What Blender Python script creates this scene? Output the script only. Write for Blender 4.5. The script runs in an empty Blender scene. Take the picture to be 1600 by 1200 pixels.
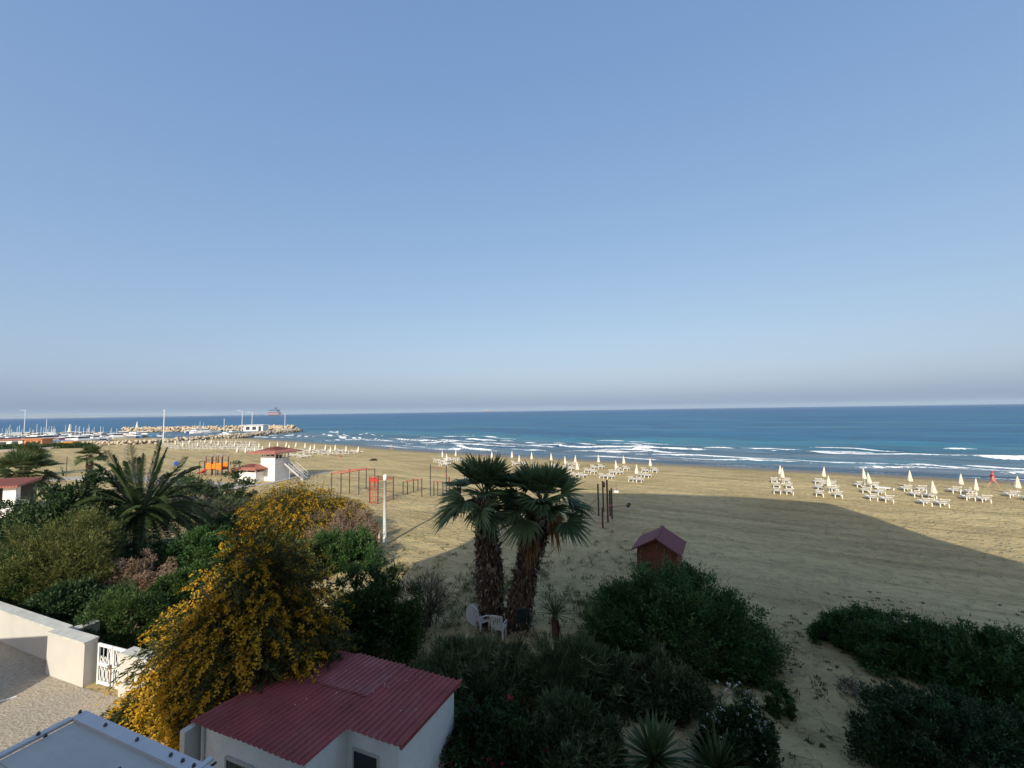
import bpy, bmesh, math, random
import numpy as np
from mathutils import Vector, Matrix

# ------------------------------------------------------------------ camera, sky, sun, exposure
scene = bpy.context.scene
col = scene.collection
F = 640.0; CAM_Z = 9.5
PITCH = math.radians(3.755); ROLL = math.radians(0.84)
_r0 = np.array([1, 0, 0.]); _fw = np.array([0, math.cos(PITCH), math.sin(PITCH)])
_u0 = np.array([0, -math.sin(PITCH), math.cos(PITCH)])
_rt = _r0*math.cos(ROLL) - _u0*math.sin(ROLL)
_up = _u0*math.cos(ROLL) + _r0*math.sin(ROLL)
cam_data = bpy.data.cameras.new('camera')
cam_data.sensor_width = 36.0; cam_data.lens = F/1600*36.0
cam_data.clip_start = 0.1; cam_data.clip_end = 60000
cam = bpy.data.objects.new('camera', cam_data); col.objects.link(cam)
cam.matrix_world = Matrix(((_rt[0], _up[0], -_fw[0], 0), (_rt[1], _up[1], -_fw[1], 0), (_rt[2], _up[2], -_fw[2], CAM_Z), (0, 0, 0, 1)))
scene.camera = cam

SUN_AZ = math.radians(16.0)       # shadows run this far to the right of straight ahead (+Y)
SUN_EL = math.radians(29.0)
world = bpy.data.worlds.new('World'); scene.world = world; world.use_nodes = True
wn = world.node_tree; wn.nodes.clear()
sky = wn.nodes.new('ShaderNodeTexSky'); sky.sky_type = 'NISHITA'; sky.sun_disc = False
sky.sun_elevation = SUN_EL
sky.sun_rotation = math.pi + SUN_AZ
sky.air_density = 1.0; sky.dust_density = 3.0; sky.ozone_density = 3.0; sky.altitude = 10
bg = wn.nodes.new('ShaderNodeBackground'); bg.inputs['Strength'].default_value = 0.1
wo = wn.nodes.new('ShaderNodeOutputWorld')
_sep = wn.nodes.new('ShaderNodeSeparateColor'); _cmb = wn.nodes.new('ShaderNodeCombineColor'); wn.links.new(sky.outputs[0], _sep.inputs[0])
for _i, (_g, _k) in enumerate(((0.66, 2.46), (0.53, 3.02), (0.335, 4.55))):   # even grading of the whole sky: flatter, bluer
    _p = wn.nodes.new('ShaderNodeMath'); _p.operation = 'POWER'; _p.inputs[1].default_value = _g
    _m = wn.nodes.new('ShaderNodeMath'); _m.operation = 'MULTIPLY'; _m.inputs[1].default_value = _k
    wn.links.new(_sep.outputs[_i], _p.inputs[0]); wn.links.new(_p.outputs[0], _m.inputs[0]); wn.links.new(_m.outputs[0], _cmb.inputs[_i])
wn.links.new(_cmb.outputs[0], bg.inputs[0]); wn.links.new(bg.outputs[0], wo.inputs[0])
sd = bpy.data.lights.new('sun', 'SUN'); sd.energy = 5.0; sd.angle = math.radians(0.53); sd.color = (1.0, 0.93, 0.79)
sun = bpy.data.objects.new('sun', sd); col.objects.link(sun)
_L = Vector((math.sin(SUN_AZ)*math.cos(SUN_EL), math.cos(SUN_AZ)*math.cos(SUN_EL), -math.sin(SUN_EL)))
sun.rotation_euler = _L.to_track_quat('-Z', 'Y').to_euler(); sun.location = (-15, -50, 40)
vs = scene.view_settings
vs.view_transform = 'Standard'; vs.look = 'None'; vs.exposure = 0.0; vs.gamma = 1.0; vs.use_curve_mapping = False
scene.render.engine = 'CYCLES'
cy = scene.cycles
cy.use_denoising = True; cy.max_bounces = 6; cy.diffuse_bounces = 3; cy.glossy_bounces = 3
cy.transmission_bounces = 3; cy.transparent_max_bounces = 8; cy.volume_bounces = 0

# ------------------------------------------------------------------ helpers
def ray(x, y): return _fw + (x-800)/F*_rt - (y-600)/F*_up
def at(x, y, z=0.0):
    """ground point seen at a pixel of the 1600 x 1200 photograph, on the level z"""
    d = ray(x, y); t = (z-CAM_Z)/d[2]
    return np.array([d[0]*t, d[1]*t, z])
def zat(x, y, depth):
    d = ray(x, y); return CAM_Z + d[2]*depth/d[1]

def hash2(ix, iy, seed):
    n = (ix.astype(np.int64)*374761393 + iy.astype(np.int64)*668265263 + seed*974634777) & 0x7fffffff
    n = ((n ^ (n >> 13))*1274126177) & 0x7fffffff
    n = (n ^ (n >> 16)) & 0xffff
    return n/65535.0
def vnoise(x, y, seed=0):
    x = np.asarray(x, float); y = np.asarray(y, float)
    ix = np.floor(x); iy = np.floor(y); fx = x-ix; fy = y-iy
    fx = fx*fx*(3-2*fx); fy = fy*fy*(3-2*fy)
    a = hash2(ix, iy, seed); b = hash2(ix+1, iy, seed); c = hash2(ix, iy+1, seed); d = hash2(ix+1, iy+1, seed)
    return (a*(1-fx)+b*fx)*(1-fy) + (c*(1-fx)+d*fx)*fy
def fbm(x, y, seed=0, o=4):
    r = 0; a = 0.5
    for i in range(o):
        r = r + a*vnoise(np.asarray(x)*2**i, np.asarray(y)*2**i, seed+i*17); a *= 0.5
    return r
def sstep(a, b, x):
    t = np.clip((np.asarray(x, float)-a)/(b-a), 0, 1); return t*t*(3-2*t)

# shoreline, from the right of the picture to the far left behind the harbour (land lies nearer the camera)
SHORE = np.array([(420, -150), (170, -3), (120, 24), (66, 53.5), (41.6, 67.7), (24, 78.2), (0, 92.5), (-25, 108.2), (-48, 128), (-74, 149), (-108, 174), (-126, 184), (-150, 186), (-185, 200), (-230, 206), (-300, 215), (-500, 260), (-1500, 420), (-6000, 900)], float)
SEA_Z = -0.5
def shore_dist(x, y):
    """signed distance to the shoreline, positive on land, and the arc length along it"""
    x = np.asarray(x, float); y = np.asarray(y, float)
    best = np.full(x.shape, 1e18); sgn = np.ones(x.shape); arc = np.zeros(x.shape); acc = 0
    for i in range(len(SHORE)-1):
        a = SHORE[i]; b = SHORE[i+1]; d = b-a; l = np.hypot(*d)
        t = np.clip(((x-a[0])*d[0]+(y-a[1])*d[1])/(l*l), 0, 1)
        qx = a[0]+t*d[0]; qy = a[1]+t*d[1]
        dd = (x-qx)**2+(y-qy)**2
        cr = d[0]*(y-a[1])-d[1]*(x-a[0])
        m = dd < best
        best = np.where(m, dd, best); sgn = np.where(m, np.where(cr > 0, 1.0, -1.0), sgn)
        arc = np.where(m, acc+t*l, arc); acc += l
    return np.sqrt(best)*sgn, arc
def gz(x, y):
    x = np.asarray(x, float); y = np.asarray(y, float)
    s, arc = shore_dist(x, y)
    z = np.where(s > 0, -0.5+0.5*sstep(0, 16, s), -0.5+0.09*s)
    z = np.maximum(z, -4.0)
    land = sstep(10, 24, s)
    garden = 0.4*sstep(33, 17, y)*sstep(-60, -30, x)
    yard = sstep(-11.0, -12.5, x)*sstep(19.5, 17.5, y+0.33*(x+16))
    garden = garden*(1-yard)+0.2*yard
    rough = (fbm(x*0.09, y*0.09, 3)-0.47)*0.5*sstep(55, 20, np.hypot(x, y)) + (fbm(x*0.35, y*0.35, 9)-0.47)*0.16*sstep(70, 25, np.hypot(x, y))
    dune = 0.35*np.exp(-(((x-17)/6)**2+((y-15)/5)**2)) - 0.25*np.exp(-(((x-8.5-0.25*(14-y))/1.3)**2))*sstep(20, 16, y)
    return z + land*(garden + (rough+dune)*(1-yard))
def g1(x, y): return float(gz(np.array([x]), np.array([y]))[0])
def atg(x, y):
    """point on the terrain seen at a pixel"""
    p = at(x, y, 0.0)
    for _ in range(6): p = at(x, y, g1(p[0], p[1]))
    return p

def np_mesh(name, V, Q, attrs=None, smooth=False):
    """fast mesh from arrays: V (n,3), Q (m,k)"""
    me = bpy.data.meshes.new(name); V = np.asarray(V, np.float32); Q = np.asarray(Q, np.int32); m, k = Q.shape
    me.vertices.add(len(V)); me.vertices.foreach_set('co', V.ravel())
    me.loops.add(m*k); me.loops.foreach_set('vertex_index', Q.ravel())
    me.polygons.add(m); me.polygons.foreach_set('loop_start', np.arange(0, m*k, k, dtype=np.int32))
    if smooth: me.polygons.foreach_set('use_smooth', np.ones(m, bool))
    me.update(calc_edges=True)
    for an, (dom, arr) in (attrs or {}).items():
        a = me.attributes.new(an, 'FLOAT', dom); a.data.foreach_set('value', np.asarray(arr, np.float32).ravel())
    return me
def link(name, me, mat=None, parent=None, loc=None, rot=None):
    o = bpy.data.objects.new(name, me); col.objects.link(o)
    if mat is not None and me is not None:
        me.materials.clear(); me.materials.append(mat)
    if parent is not None: o.parent = parent
    if loc is not None: o.location = loc
    if rot is not None: o.rotation_euler = rot
    return o
def tag(o, label=None, cat=None, group=None, kind=None):
    if label: o['label'] = label
    if cat: o['category'] = cat
    if group: o['group'] = group
    if kind: o['kind'] = kind
    return o
def thing(name, label, cat, loc=(0, 0, 0), rotz=0.0, group=None):
    o = bpy.data.objects.new(name, None); col.objects.link(o); o.empty_display_size = 0.2
    o.location = loc; o.rotation_euler = (0, 0, rotz)
    return tag(o, label, cat, group)
def copy_tree(o, parent=None):
    c = o.copy(); col.objects.link(c)
    if parent is not None:
        c.parent = parent; c.matrix_parent_inverse = o.matrix_parent_inverse
    for ch in list(o.children): copy_tree(ch, c)
    return c

class MB:
    """collects shapes, builds them as one mesh object"""
    def __init__(s): s.v = []; s.f = []
    def add(s, vs, fs):
        n = len(s.v); s.v += [tuple(v) for v in vs]; s.f += [tuple(i+n for i in f) for f in fs]; return s
    def box(s, c, d, rz=0.0, rx=0.0, ry=0.0, bev=0.0, top=1.0):
        hx, hy, hz = d[0]/2, d[1]/2, d[2]/2
        M = Matrix.Rotation(rz, 3, 'Z') @ Matrix.Rotation(ry, 3, 'Y') @ Matrix.Rotation(rx, 3, 'X')
        if bev <= 0:
            P = [(x*hx*(top if z > 0 else 1), y*hy*(top if z > 0 else 1), z*hz) for z in (-1, 1) for y in (-1, 1) for x in (-1, 1)]
            fs = [(0, 2, 3, 1), (4, 5, 7, 6), (0, 1, 5, 4), (2, 6, 7, 3), (0, 4, 6, 2), (1, 3, 7, 5)]
        else:
            b = bev
            ring = [(hx-b, -hy), (hx, -hy+b), (hx, hy-b), (hx-b, hy), (-hx+b, hy), (-hx, hy-b), (-hx, -hy+b), (-hx+b, -hy)]
            P = []
            for z, k in ((-hz, 1), (hz-b, 1), (hz, 0)):
                for x, y in ring: P.append((x-(0 if k else math.copysign(b, x)*.7), y-(0 if k else math.copysign(b, y)*.7), z))
            fs = [tuple(range(7, -1, -1)), tuple(range(16, 24))]
            for r in range(2):
                for i in range(8): fs.append((r*8+i, r*8+(i+1) % 8, r*8+8+(i+1) % 8, r*8+8+i))
        return s.add([tuple(M @ Vector(p) + Vector(c)) for p in P], fs)
    def tube(s, pts, rad, n=8, cap=True):
        pts = [Vector(p) for p in pts]
        if not hasattr(rad, '__len__'): rad = [rad]*len(pts)
        vs = []; fs = []
        ref = Vector((0, 0, 1))
        for i, p in enumerate(pts):
            t = (pts[min(i+1, len(pts)-1)]-pts[max(i-1, 0)]).normalized()
            a = t.cross(ref if abs(t.dot(ref)) < 0.95 else Vector((1, 0, 0))).normalized(); b = t.cross(a)
            for k in range(n):
                th = 2*math.pi*k/n; vs.append(p+(a*math.cos(th)+b*math.sin(th))*rad[i])
        for i in range(len(pts)-1):
            for k in range(n): fs.append((i*n+k, i*n+(k+1) % n, (i+1)*n+(k+1) % n, (i+1)*n+k))
        if cap:
            fs.append(tuple(range(n))); fs.append(tuple((len(pts)-1)*n+k for k in range(n-1, -1, -1)))
        return s.add(vs, fs)
    def lathe(s, prof, n=16, c=(0, 0, 0), star=0.0, sn=8):
        vs = []; fs = []
        for r, z in prof:
            for k in range(n):
                th = 2*math.pi*k/n; rr = r*(1+star*math.cos(sn*th)); vs.append((c[0]+rr*math.cos(th), c[1]+rr*math.sin(th), c[2]+z))
        for i in range(len(prof)-1):
            for k in range(n): fs.append((i*n+k, i*n+(k+1) % n, (i+1)*n+(k+1) % n, (i+1)*n+k))
        fs.append(tuple(range(n-1, -1, -1))); fs.append(tuple((len(prof)-1)*n+k for k in range(n)))
        return s.add(vs, fs)
    def prism(s, poly, z0, z1):
        n = len(poly)
        vs = [(x, y, z0) for x, y in poly]+[(x, y, z1) for x, y in poly]
        fs = [tuple(range(n-1, -1, -1)), tuple(range(n, 2*n))]+[(i, (i+1) % n, n+(i+1) % n, n+i) for i in range(n)]
        return s.add(vs, fs)
    def prism_y(s, poly, y0, y1):
        n = len(poly)
        vs = [(x, y0, z) for x, z in poly]+[(x, y1, z) for x, z in poly]
        fs = [tuple(range(n)), tuple(range(2*n-1, n-1, -1))]+[(i, n+i, n+(i+1) % n, (i+1) % n) for i in range(n)]
        return s.add(vs, fs)
    def mesh(s, name, smooth=False):
        me = bpy.data.meshes.new(name); me.from_pydata(s.v, [], s.f); me.update()
        if smooth: me.polygons.foreach_set('use_smooth', [True]*len(me.polygons))
        return me
    def build(s, name, mat, parent=None, loc=None, rot=None, smooth=False):
        return link(name, s.mesh(name, smooth), mat, parent, loc, rot)

# ------------------------------------------------------------------ materials
class NT:
    def __init__(s, name):
        s.m = bpy.data.materials.new(name); s.m.use_nodes = True; s.t = s.m.node_tree
        s.b = s.t.nodes['Principled BSDF']; s.o = s.t.nodes['Material Output']
    def n(s, typ, **kw):
        nd = s.t.nodes.new(typ)
        for k, v in kw.items():
            if hasattr(nd, k): setattr(nd, k, v)
            else: nd.inputs[k.replace('_', ' ')].default_value = v
        return nd
    def l(s, a, b): s.t.links.new(a, b)
    def pos(s, obj=False):
        if obj: return s.n('ShaderNodeTexCoord').outputs['Object']
        return s.n('ShaderNodeNewGeometry').outputs['Position']
    def noise(s, vec, scale, detail=4, rough=0.55, mscale=None):
        if mscale is not None:
            mp = s.n('ShaderNodeMapping'); mp.inputs['Scale'].default_value = mscale; s.l(vec, mp.inputs[0]); vec = mp.outputs[0]
        nz = s.n('ShaderNodeTexNoise'); nz.inputs['Scale'].default_value = scale; nz.inputs['Detail'].default_value = detail
        nz.inputs['Roughness'].default_value = rough; s.l(vec, nz.inputs['Vector']); return nz.outputs['Fac']
    def ramp(s, fac, stops):
        r = s.n('ShaderNodeValToRGB'); e = r.color_ramp.elements
        while len(e) < len(stops): e.new(0.5)
        for i, (p, c) in enumerate(stops):
            e[i].position = p; e[i].color = (c[0], c[1], c[2], 1) if hasattr(c, '__len__') else (c, c, c, 1)
        s.l(fac, r.inputs[0]); return r.outputs[0]
    def mix(s, fac, a, b, mode='MIX'):
        m = s.n('ShaderNodeMix', data_type='RGBA', blend_type=mode)
        for sock, v in ((m.inputs[0], fac), (m.inputs[6], a), (m.inputs[7], b)):
            if hasattr(v, 'is_linked'): s.l(v, sock)
            elif hasattr(v, '__len__'): sock.default_value = (v[0], v[1], v[2], 1)
            else: sock.default_value = v
        return m.outputs[2]
    def math(s, op, a, b=0.0, c=0.0):
        m = s.n('ShaderNodeMath', operation=op)
        for sock, v in zip(m.inputs, (a, b, c)):
            if hasattr(v, 'is_linked'): s.l(v, sock)
            else: sock.default_value = v
        return m.outputs[0]
    def attr(s, name): return s.n('ShaderNodeAttribute', attribute_name=name).outputs['Fac']
    def bump(s, h, strength, dist):
        b = s.n('ShaderNodeBump'); b.inputs['Strength'].default_value = strength; b.inputs['Distance'].default_value = dist
        s.l(h, b.inputs['Height']); s.l(b.outputs[0], s.b.inputs['Normal'])
    def set(s, **kw):
        for k, v in kw.items():
            sock = s.b.inputs[k.replace('_', ' ')]
            if hasattr(v, 'is_linked'): s.l(v, sock)
            elif hasattr(v, '__len__'): sock.default_value = (v[0], v[1], v[2], 1)
            else: sock.default_value = v
        return s.m

_M = {}
def pm(name, c, rough=0.7, var=0.18, scale=3.0, bump=0.15, dirt=None, metallic=0.0, obj=True, spec=0.5, bdist=0.01):
    """painted / plain surface with uneven tone, fine relief and optional dirt colour"""
    if name in _M: return _M[name]
    t = NT(name); P = t.pos(obj)
    n1 = t.noise(P, scale, 5); n2 = t.noise(P, scale*9, 3)
    f = t.math('ADD', t.math('MULTIPLY', n1, 0.7), t.math('MULTIPLY', n2, 0.3))
    lo = [x*(1-var) for x in c]; hi = [min(1, x*(1+var)) for x in c]
    cc = t.ramp(f, [(0.3, lo), (0.7, hi)])
    if dirt is not None:
        d = t.ramp(t.noise(P, scale*0.7, 6, 0.7), [(0.5, 0.0), (0.72, 1.0)])
        cc = t.mix(t.math('MULTIPLY', d, 0.55), cc, dirt)
    t.bump(n2, bump, bdist)
    _M[name] = t.set(Base_Color=cc, Roughness=rough, Metallic=metallic, Specular_IOR_Level=spec)
    return _M[name]
def leafm(name, stops, rough=0.5, trans=0.3, spec=0.35):
    """leaf colours run along the per-leaf value v; thin leaves let some light through"""
    if name in _M: return _M[name]
    t = NT(name); c = t.ramp(t.attr('v'), stops)
    t.set(Base_Color=c, Roughness=rough, Specular_IOR_Level=spec)
    tr = t.n('ShaderNodeBsdfTranslucent'); t.l(c, tr.inputs[0])
    mx = t.n('ShaderNodeMixShader'); mx.inputs[0].default_value = trans
    t.l(t.b.outputs[0], mx.inputs[1]); t.l(tr.outputs[0], mx.inputs[2]); t.l(mx.outputs[0], t.o.inputs['Surface'])
    _M[name] = t.m; return t.m

# ------------------------------------------------------------------ setting: sand, sea, far coast, air
rng = np.random.default_rng(7); random.seed(7)
def polar(angs, rads):
    A, Rr = np.meshgrid(angs, rads); X = np.sin(A)*Rr; Y = np.cos(A)*Rr
    nr, na = X.shape
    i = np.arange(nr-1)[:, None]*na + np.arange(na-1)[None, :]
    Q = np.stack([i, i+1, i+na+1, i+na], -1).reshape(-1, 4)
    return X.ravel(), Y.ravel(), Q[:, ::-1]

def build_sand():
    front = np.radians(np.arange(-80, 80.01, 0.55)); back = np.radians(np.arange(84, 280.01, 4.0))
    angs = np.concatenate([front, back])
    rads = [0.3, 1.5, 3, 4.5, 6, 7]
    while rads[-1] < 420: rads.append(rads[-1]*1.0125+0.02)
    rads += [520, 700, 1000, 1600]
    X, Y, Q = polar(angs, np.array(rads))
    s, arc = shore_dist(X, Y); Z = gz(X, Y)
    me = np_mesh('beach_sand', np.stack([X, Y, Z], 1), Q, {'s': ('POINT', s), 'arc': ('POINT', arc)}, True)
    t = NT('sand'); P = t.pos()
    big = t.noise(P, 0.09, 5, 0.6); mid = t.noise(P, 0.9, 6, 0.65); fine = t.noise(P, 14.0, 4, 0.7)
    cvec = t.n('ShaderNodeCombineXYZ'); t.l(t.attr('s'), cvec.inputs[0]); t.l(t.attr('arc'), cvec.inputs[1])
    streak = t.noise(cvec.outputs[0], 0.55, 6, 0.68, (1.0, 0.085, 1.0))
    base = t.ramp(big, [(0.33, (0.40, 0.305, 0.145)), (0.55, (0.49, 0.385, 0.190)), (0.72, (0.545, 0.435, 0.225))])
    base = t.mix(t.ramp(streak, [(0.46, 0.0), (0.64, 0.75)]), base, (0.275, 0.210, 0.095))
    base = t.mix(t.ramp(mid, [(0.50, 0.0), (0.72, 0.7)]), base, (0.27, 0.225, 0.115))
    gr = t.math('MULTIPLY', fine, 0.5); gr = t.math('ADD', gr, 0.75)
    comb = t.n('ShaderNodeCombineColor')
    for i in range(3): t.l(gr, comb.inputs[i])
    base = t.mix(1.0, base, comb.outputs[0], 'MULTIPLY')
    # dark seaweed crumbs along the old tide lines
    weed = t.math('MULTIPLY', t.ramp(streak, [(0.56, 0.0), (0.62, 1.0)]), t.ramp(t.noise(P, 2.6, 5, 0.75), [(0.55, 0.0), (0.66, 1.0)]))
    base = t.mix(t.math('MULTIPLY', weed, 0.75), base, (0.115, 0.085, 0.05))
    sv = t.math('ADD', t.attr('s'), t.math('MULTIPLY', t.math('SUBTRACT', streak, 0.5), 5.0))
    wet = t.ramp(t.math('DIVIDE', sv, 9.0), [(0.33, 1.0), (0.62, 0.0)])
    base = t.mix(t.math('MULTIPLY', wet, 0.8), base, (0.165, 0.125, 0.075))
    rg = t.math('SUBTRACT', 0.95, t.math('MULTIPLY', wet, 0.55))
    foot = t.noise(P, 2.3, 3, 0.5); fo = t.ramp(foot, [(0.36, 0.0), (0.46, 1.0)])
    h = t.math('ADD', t.math('MULTIPLY', fo, 0.55), t.math('ADD', t.math('MULTIPLY', mid, 0.9), t.math('MULTIPLY', fine, 0.18)))
    vo = t.n('ShaderNodeTexVoronoi'); vo.inputs['Scale'].default_value = 1.9; vo.inputs['Randomness'].default_value = 1.0; t.l(P, vo.inputs['Vector'])
    pit = t.math('MULTIPLY', t.ramp(vo.outputs['Distance'], [(0.05, 0.0), (0.30, 1.0)]), t.ramp(t.noise(P, 0.35, 3), [(0.35, 0.15), (0.6, 0.9)]))
    h = t.math('ADD', h, pit)
    t.bump(h, 1.0, 0.15)
    m = t.set(Base_Color=base, Roughness=rg, Specular_IOR_Level=0.25)
    return tag(link('beach_sand', me, m), kind='structure')
build_sand()

def build_sea():
    angs = np.radians(np.linspace(-85, 86, 440))
    rads = [36.0]
    while rads[-1] < 165: rads.append(rads[-1]+0.42)
    while rads[-1] < 20000: rads.append(rads[-1]*1.019)
    X, Y, Q = polar(angs, np.array(rads))
    s, arc = shore_dist(X, Y); q = -s
    R = np.hypot(X, Y); keep = 1-sstep(350, 1300, R)
    wob = (vnoise(arc*0.035, q*0.02, 5)-0.5)*9+(vnoise(arc*0.15, q*0.05, 6)-0.5)*2.0
    amp = sstep(1, 14, q)*(1-0.6*sstep(60, 160, q))
    ph = (q+wob)/8.5
    Z = SEA_Z + keep*amp*(0.15*np.sin(2*np.pi*ph)+0.14*(vnoise(arc*0.05, q*0.20, 8)-0.5)*2) + keep*0.10*(fbm(arc*0.35, q*0.6, 21, 3)-0.45)*sstep(0.5, 8, q) + keep*sstep(30, 90, q)*0.55*(fbm(arc*0.03, q*0.09, 25, 3)-0.45)
    foam = np.zeros_like(q)
    r2 = np.random.default_rng(23)
    segs = []
    for k in range(300):
        band = r2.random()
        q0 = 4+10*r2.random() if band < 0.30 else (15+16*r2.random() if band < 0.66 else 31+30*r2.random()*r2.random())
        a0 = 330+520*r2.random(); ln = (4+15*r2.random()**1.5)*(1.1 if q0 < 26 else 0.6)
        segs.append((q0, a0, ln*(1.0 if k < 190 else 1.8), 0.18+0.24*r2.random(), r2.integers(1000), 1.0 if k < 190 else 0.0))
    for q0, a0, ln, h, sdd, fo in segs:
        al = np.exp(-((arc-a0)/ln)**4)
        m = al > 0.02
        if not m.any(): continue
        d = q[m]-(q0+(vnoise(arc[m]*0.09, arc[m]*0+sdd, 31)-0.5)*3.2)
        am = al[m]*sstep(1.0, 5.0, q[m])
        Z[m] += h*am*np.where(d < 0, np.exp(-(d/0.8)**2), np.exp(-(d/2.0)**2))
        tx = vnoise(arc[m]*0.5, q[m]*0.8+sdd, 33)
        foam[m] = np.maximum(foam[m], fo*am*np.maximum(np.exp(-((d+0.15)/0.42)**2)*(0.55+0.7*tx), 0.55*np.exp(-((d+1.8)/1.3)**2)*tx*(q0 < 24)))
    sw = np.exp(-((q-1.0-2.0*vnoise(arc*0.06, arc*0, 41))/0.7)**2)*0.75*vnoise(arc*0.12, q*0.3, 43)
    foam = np.maximum(foam, sw)
    dep = sstep(2, 95, q)
    me = np_mesh('sea', np.stack([X, Y, Z], 1), Q, {'foam': ('POINT', foam), 'dep': ('POINT', dep), 's': ('POINT', q), 'arc': ('POINT', arc)}, True)
    t = NT('sea_water'); P = t.pos()
    cv = t.n('ShaderNodeCombineXYZ'); t.l(t.attr('s'), cv.inputs[0]); t.l(t.attr('arc'), cv.inputs[1])
    pat = t.noise(cv.outputs[0], 0.022, 5, 0.6, (1.0, 0.22, 1.0))
    dd = t.math('ADD', t.attr('dep'), t.math('MULTIPLY', t.math('SUBTRACT', pat, 0.5), 0.9))
    c = t.ramp(dd, [(0.0, (0.150, 0.180, 0.200)), (0.30, (0.095, 0.185, 0.230)), (0.60, (0.032, 0.190, 0.265)), (1.0, (0.013, 0.135, 0.265))])
    wave_shade = t.noise(cv.outputs[0], 0.17, 5, 0.62, (1.0, 0.14, 1.0)); wave_shade2 = t.noise(cv.outputs[0], 0.07, 5, 0.68, (1.0, 0.16, 1.0))
    c = t.mix(t.ramp(wave_shade, [(0.47, 0.0), (0.66, 0.75)]), c, (0.030, 0.078, 0.105))  # dark lines of shaded wave faces, painted into the water colour
    c = t.mix(t.ramp(wave_shade2, [(0.48, 0.0), (0.64, 0.75)]), c, (0.016, 0.085, 0.145))
    wave_shade3 = t.noise(cv.outputs[0], 0.028, 5, 0.7, (1.0, 0.24, 1.0))
    c = t.mix(t.ramp(wave_shade3, [(0.50, 0.0), (0.62, 0.7)]), c, (0.050, 0.185, 0.235))  # broader lit and shaded wave bands, likewise put into the colour
    c = t.mix(t.ramp(wave_shade3, [(0.36, 0.7), (0.47, 0.0)]), c, (0.014, 0.085, 0.160))
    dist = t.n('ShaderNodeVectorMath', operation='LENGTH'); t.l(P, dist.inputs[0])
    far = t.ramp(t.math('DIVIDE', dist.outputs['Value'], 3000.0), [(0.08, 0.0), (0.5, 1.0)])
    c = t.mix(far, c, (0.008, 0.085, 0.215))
    fn = t.noise(P, 1.5, 6, 0.75)
    fm = t.ramp(t.math('ADD', t.attr('foam'), t.math('MULTIPLY', t.math('SUBTRACT', fn, 0.5), 0.9)), [(0.40, 0.0), (0.58, 1.0)])
    # small whitecaps further out
    cap = t.noise(cv.outputs[0], 0.25, 4, 0.7, (1.0, 0.28, 1.0))
    capm = t.math('MULTIPLY', t.ramp(cap, [(0.715, 0.0), (0.75, 1.0)]), t.ramp(t.attr('dep'), [(0.05, 0.2), (0.3, 1.0), (0.9, 0.35)]))
    fm = t.math('MAXIMUM', fm, t.math('MULTIPLY', capm, 0.6))
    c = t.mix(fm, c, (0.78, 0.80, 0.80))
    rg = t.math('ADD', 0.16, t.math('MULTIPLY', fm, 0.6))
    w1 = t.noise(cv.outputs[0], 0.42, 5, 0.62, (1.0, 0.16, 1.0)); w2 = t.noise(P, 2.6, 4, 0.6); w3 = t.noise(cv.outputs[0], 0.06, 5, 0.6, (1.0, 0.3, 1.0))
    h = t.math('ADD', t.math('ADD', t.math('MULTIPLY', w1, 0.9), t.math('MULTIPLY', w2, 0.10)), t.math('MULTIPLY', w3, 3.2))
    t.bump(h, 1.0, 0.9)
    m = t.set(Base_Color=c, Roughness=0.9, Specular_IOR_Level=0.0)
    # rough water: the wave slopes keep the mirror reflection well below that of a flat sheet
    nb = [n for n in t.t.nodes if n.type == 'BUMP'][0]
    fr = t.n('ShaderNodeFresnel'); fr.inputs['IOR'].default_value = 1.33; t.l(nb.outputs[0], fr.inputs['Normal'])
    ff = t.math('MULTIPLY', t.math('MINIMUM', fr.outputs[0], 0.26), t.math('SUBTRACT', 1.0, fm))
    gl = t.n('ShaderNodeBsdfGlossy'); gl.inputs['Roughness'].default_value = 0.18; t.l(nb.outputs[0], gl.inputs['Normal'])
    mx = t.n('ShaderNodeMixShader'); t.l(ff, mx.inputs[0]); t.l(t.b.outputs[0], mx.inputs[1]); t.l(gl.outputs[0], mx.inputs[2]); t.l(mx.outputs[0], t.o.inputs['Surface'])
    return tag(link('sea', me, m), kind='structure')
build_sea()

def build_far_coast():
    pts = []; D = 13000.0
    xs = np.linspace(-700, 345, 150)
    X = (xs-800)/F*D
    prof = 2.9*(22+58*fbm(xs*0.006+3, xs*0, 5, 5)+30*fbm(xs*0.03, xs*0, 8, 3))*np.clip((350-xs)/330, 0.04, 1)
    V = []; Q = []; rows = [(0, 0.0), (250, 0.22), (900, 0.75), (1700, 1.0), (3000, 0.9)]
    for dy, k in rows:
        for i in range(len(xs)): V.append((X[i]*(1+dy/D), D+dy, -1+k*prof[i]*(0.85+0.3*vnoise(i*0.4, dy*0.01, 3))))
    n = len(xs)
    for r in range(len(rows)-1):
        for i in range(n-1): Q.append((r*n+i, r*n+i+1, (r+1)*n+i+1, (r+1)*n+i))
    tag(link('far_hills', np_mesh('far_hills', V, Q, smooth=True), pm('far_land', (0.20, 0.17, 0.13), 0.9, 0.35, 0.002, 0, obj=False)), kind='structure')
    mb = MB(); r = random.Random(5)
    for k in range(240):
        xx = r.choice([r.uniform(-650, 330), r.gauss(60, 45), r.gauss(310, 14), r.gauss(140, 12)])
        if xx > 335: continue
        dy = r.uniform(10, 420); w = r.uniform(20, 66); h = r.uniform(8, 30)*(1.6 if r.random() < 0.06 else 1)
        zz = 0.0+dy*0.012
        mb.box(((xx-800)/F*(D+dy), D+dy, zz+h/2-1), (w, 16, h))
    tag(mb.build('far_town', pm('far_white', (0.42, 0.41, 0.41), 0.8, 0.2, 0.01, 0, obj=False)), 'pale hazy town along the far shore at the left horizon', 'town', kind='stuff')
build_far_coast()

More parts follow.
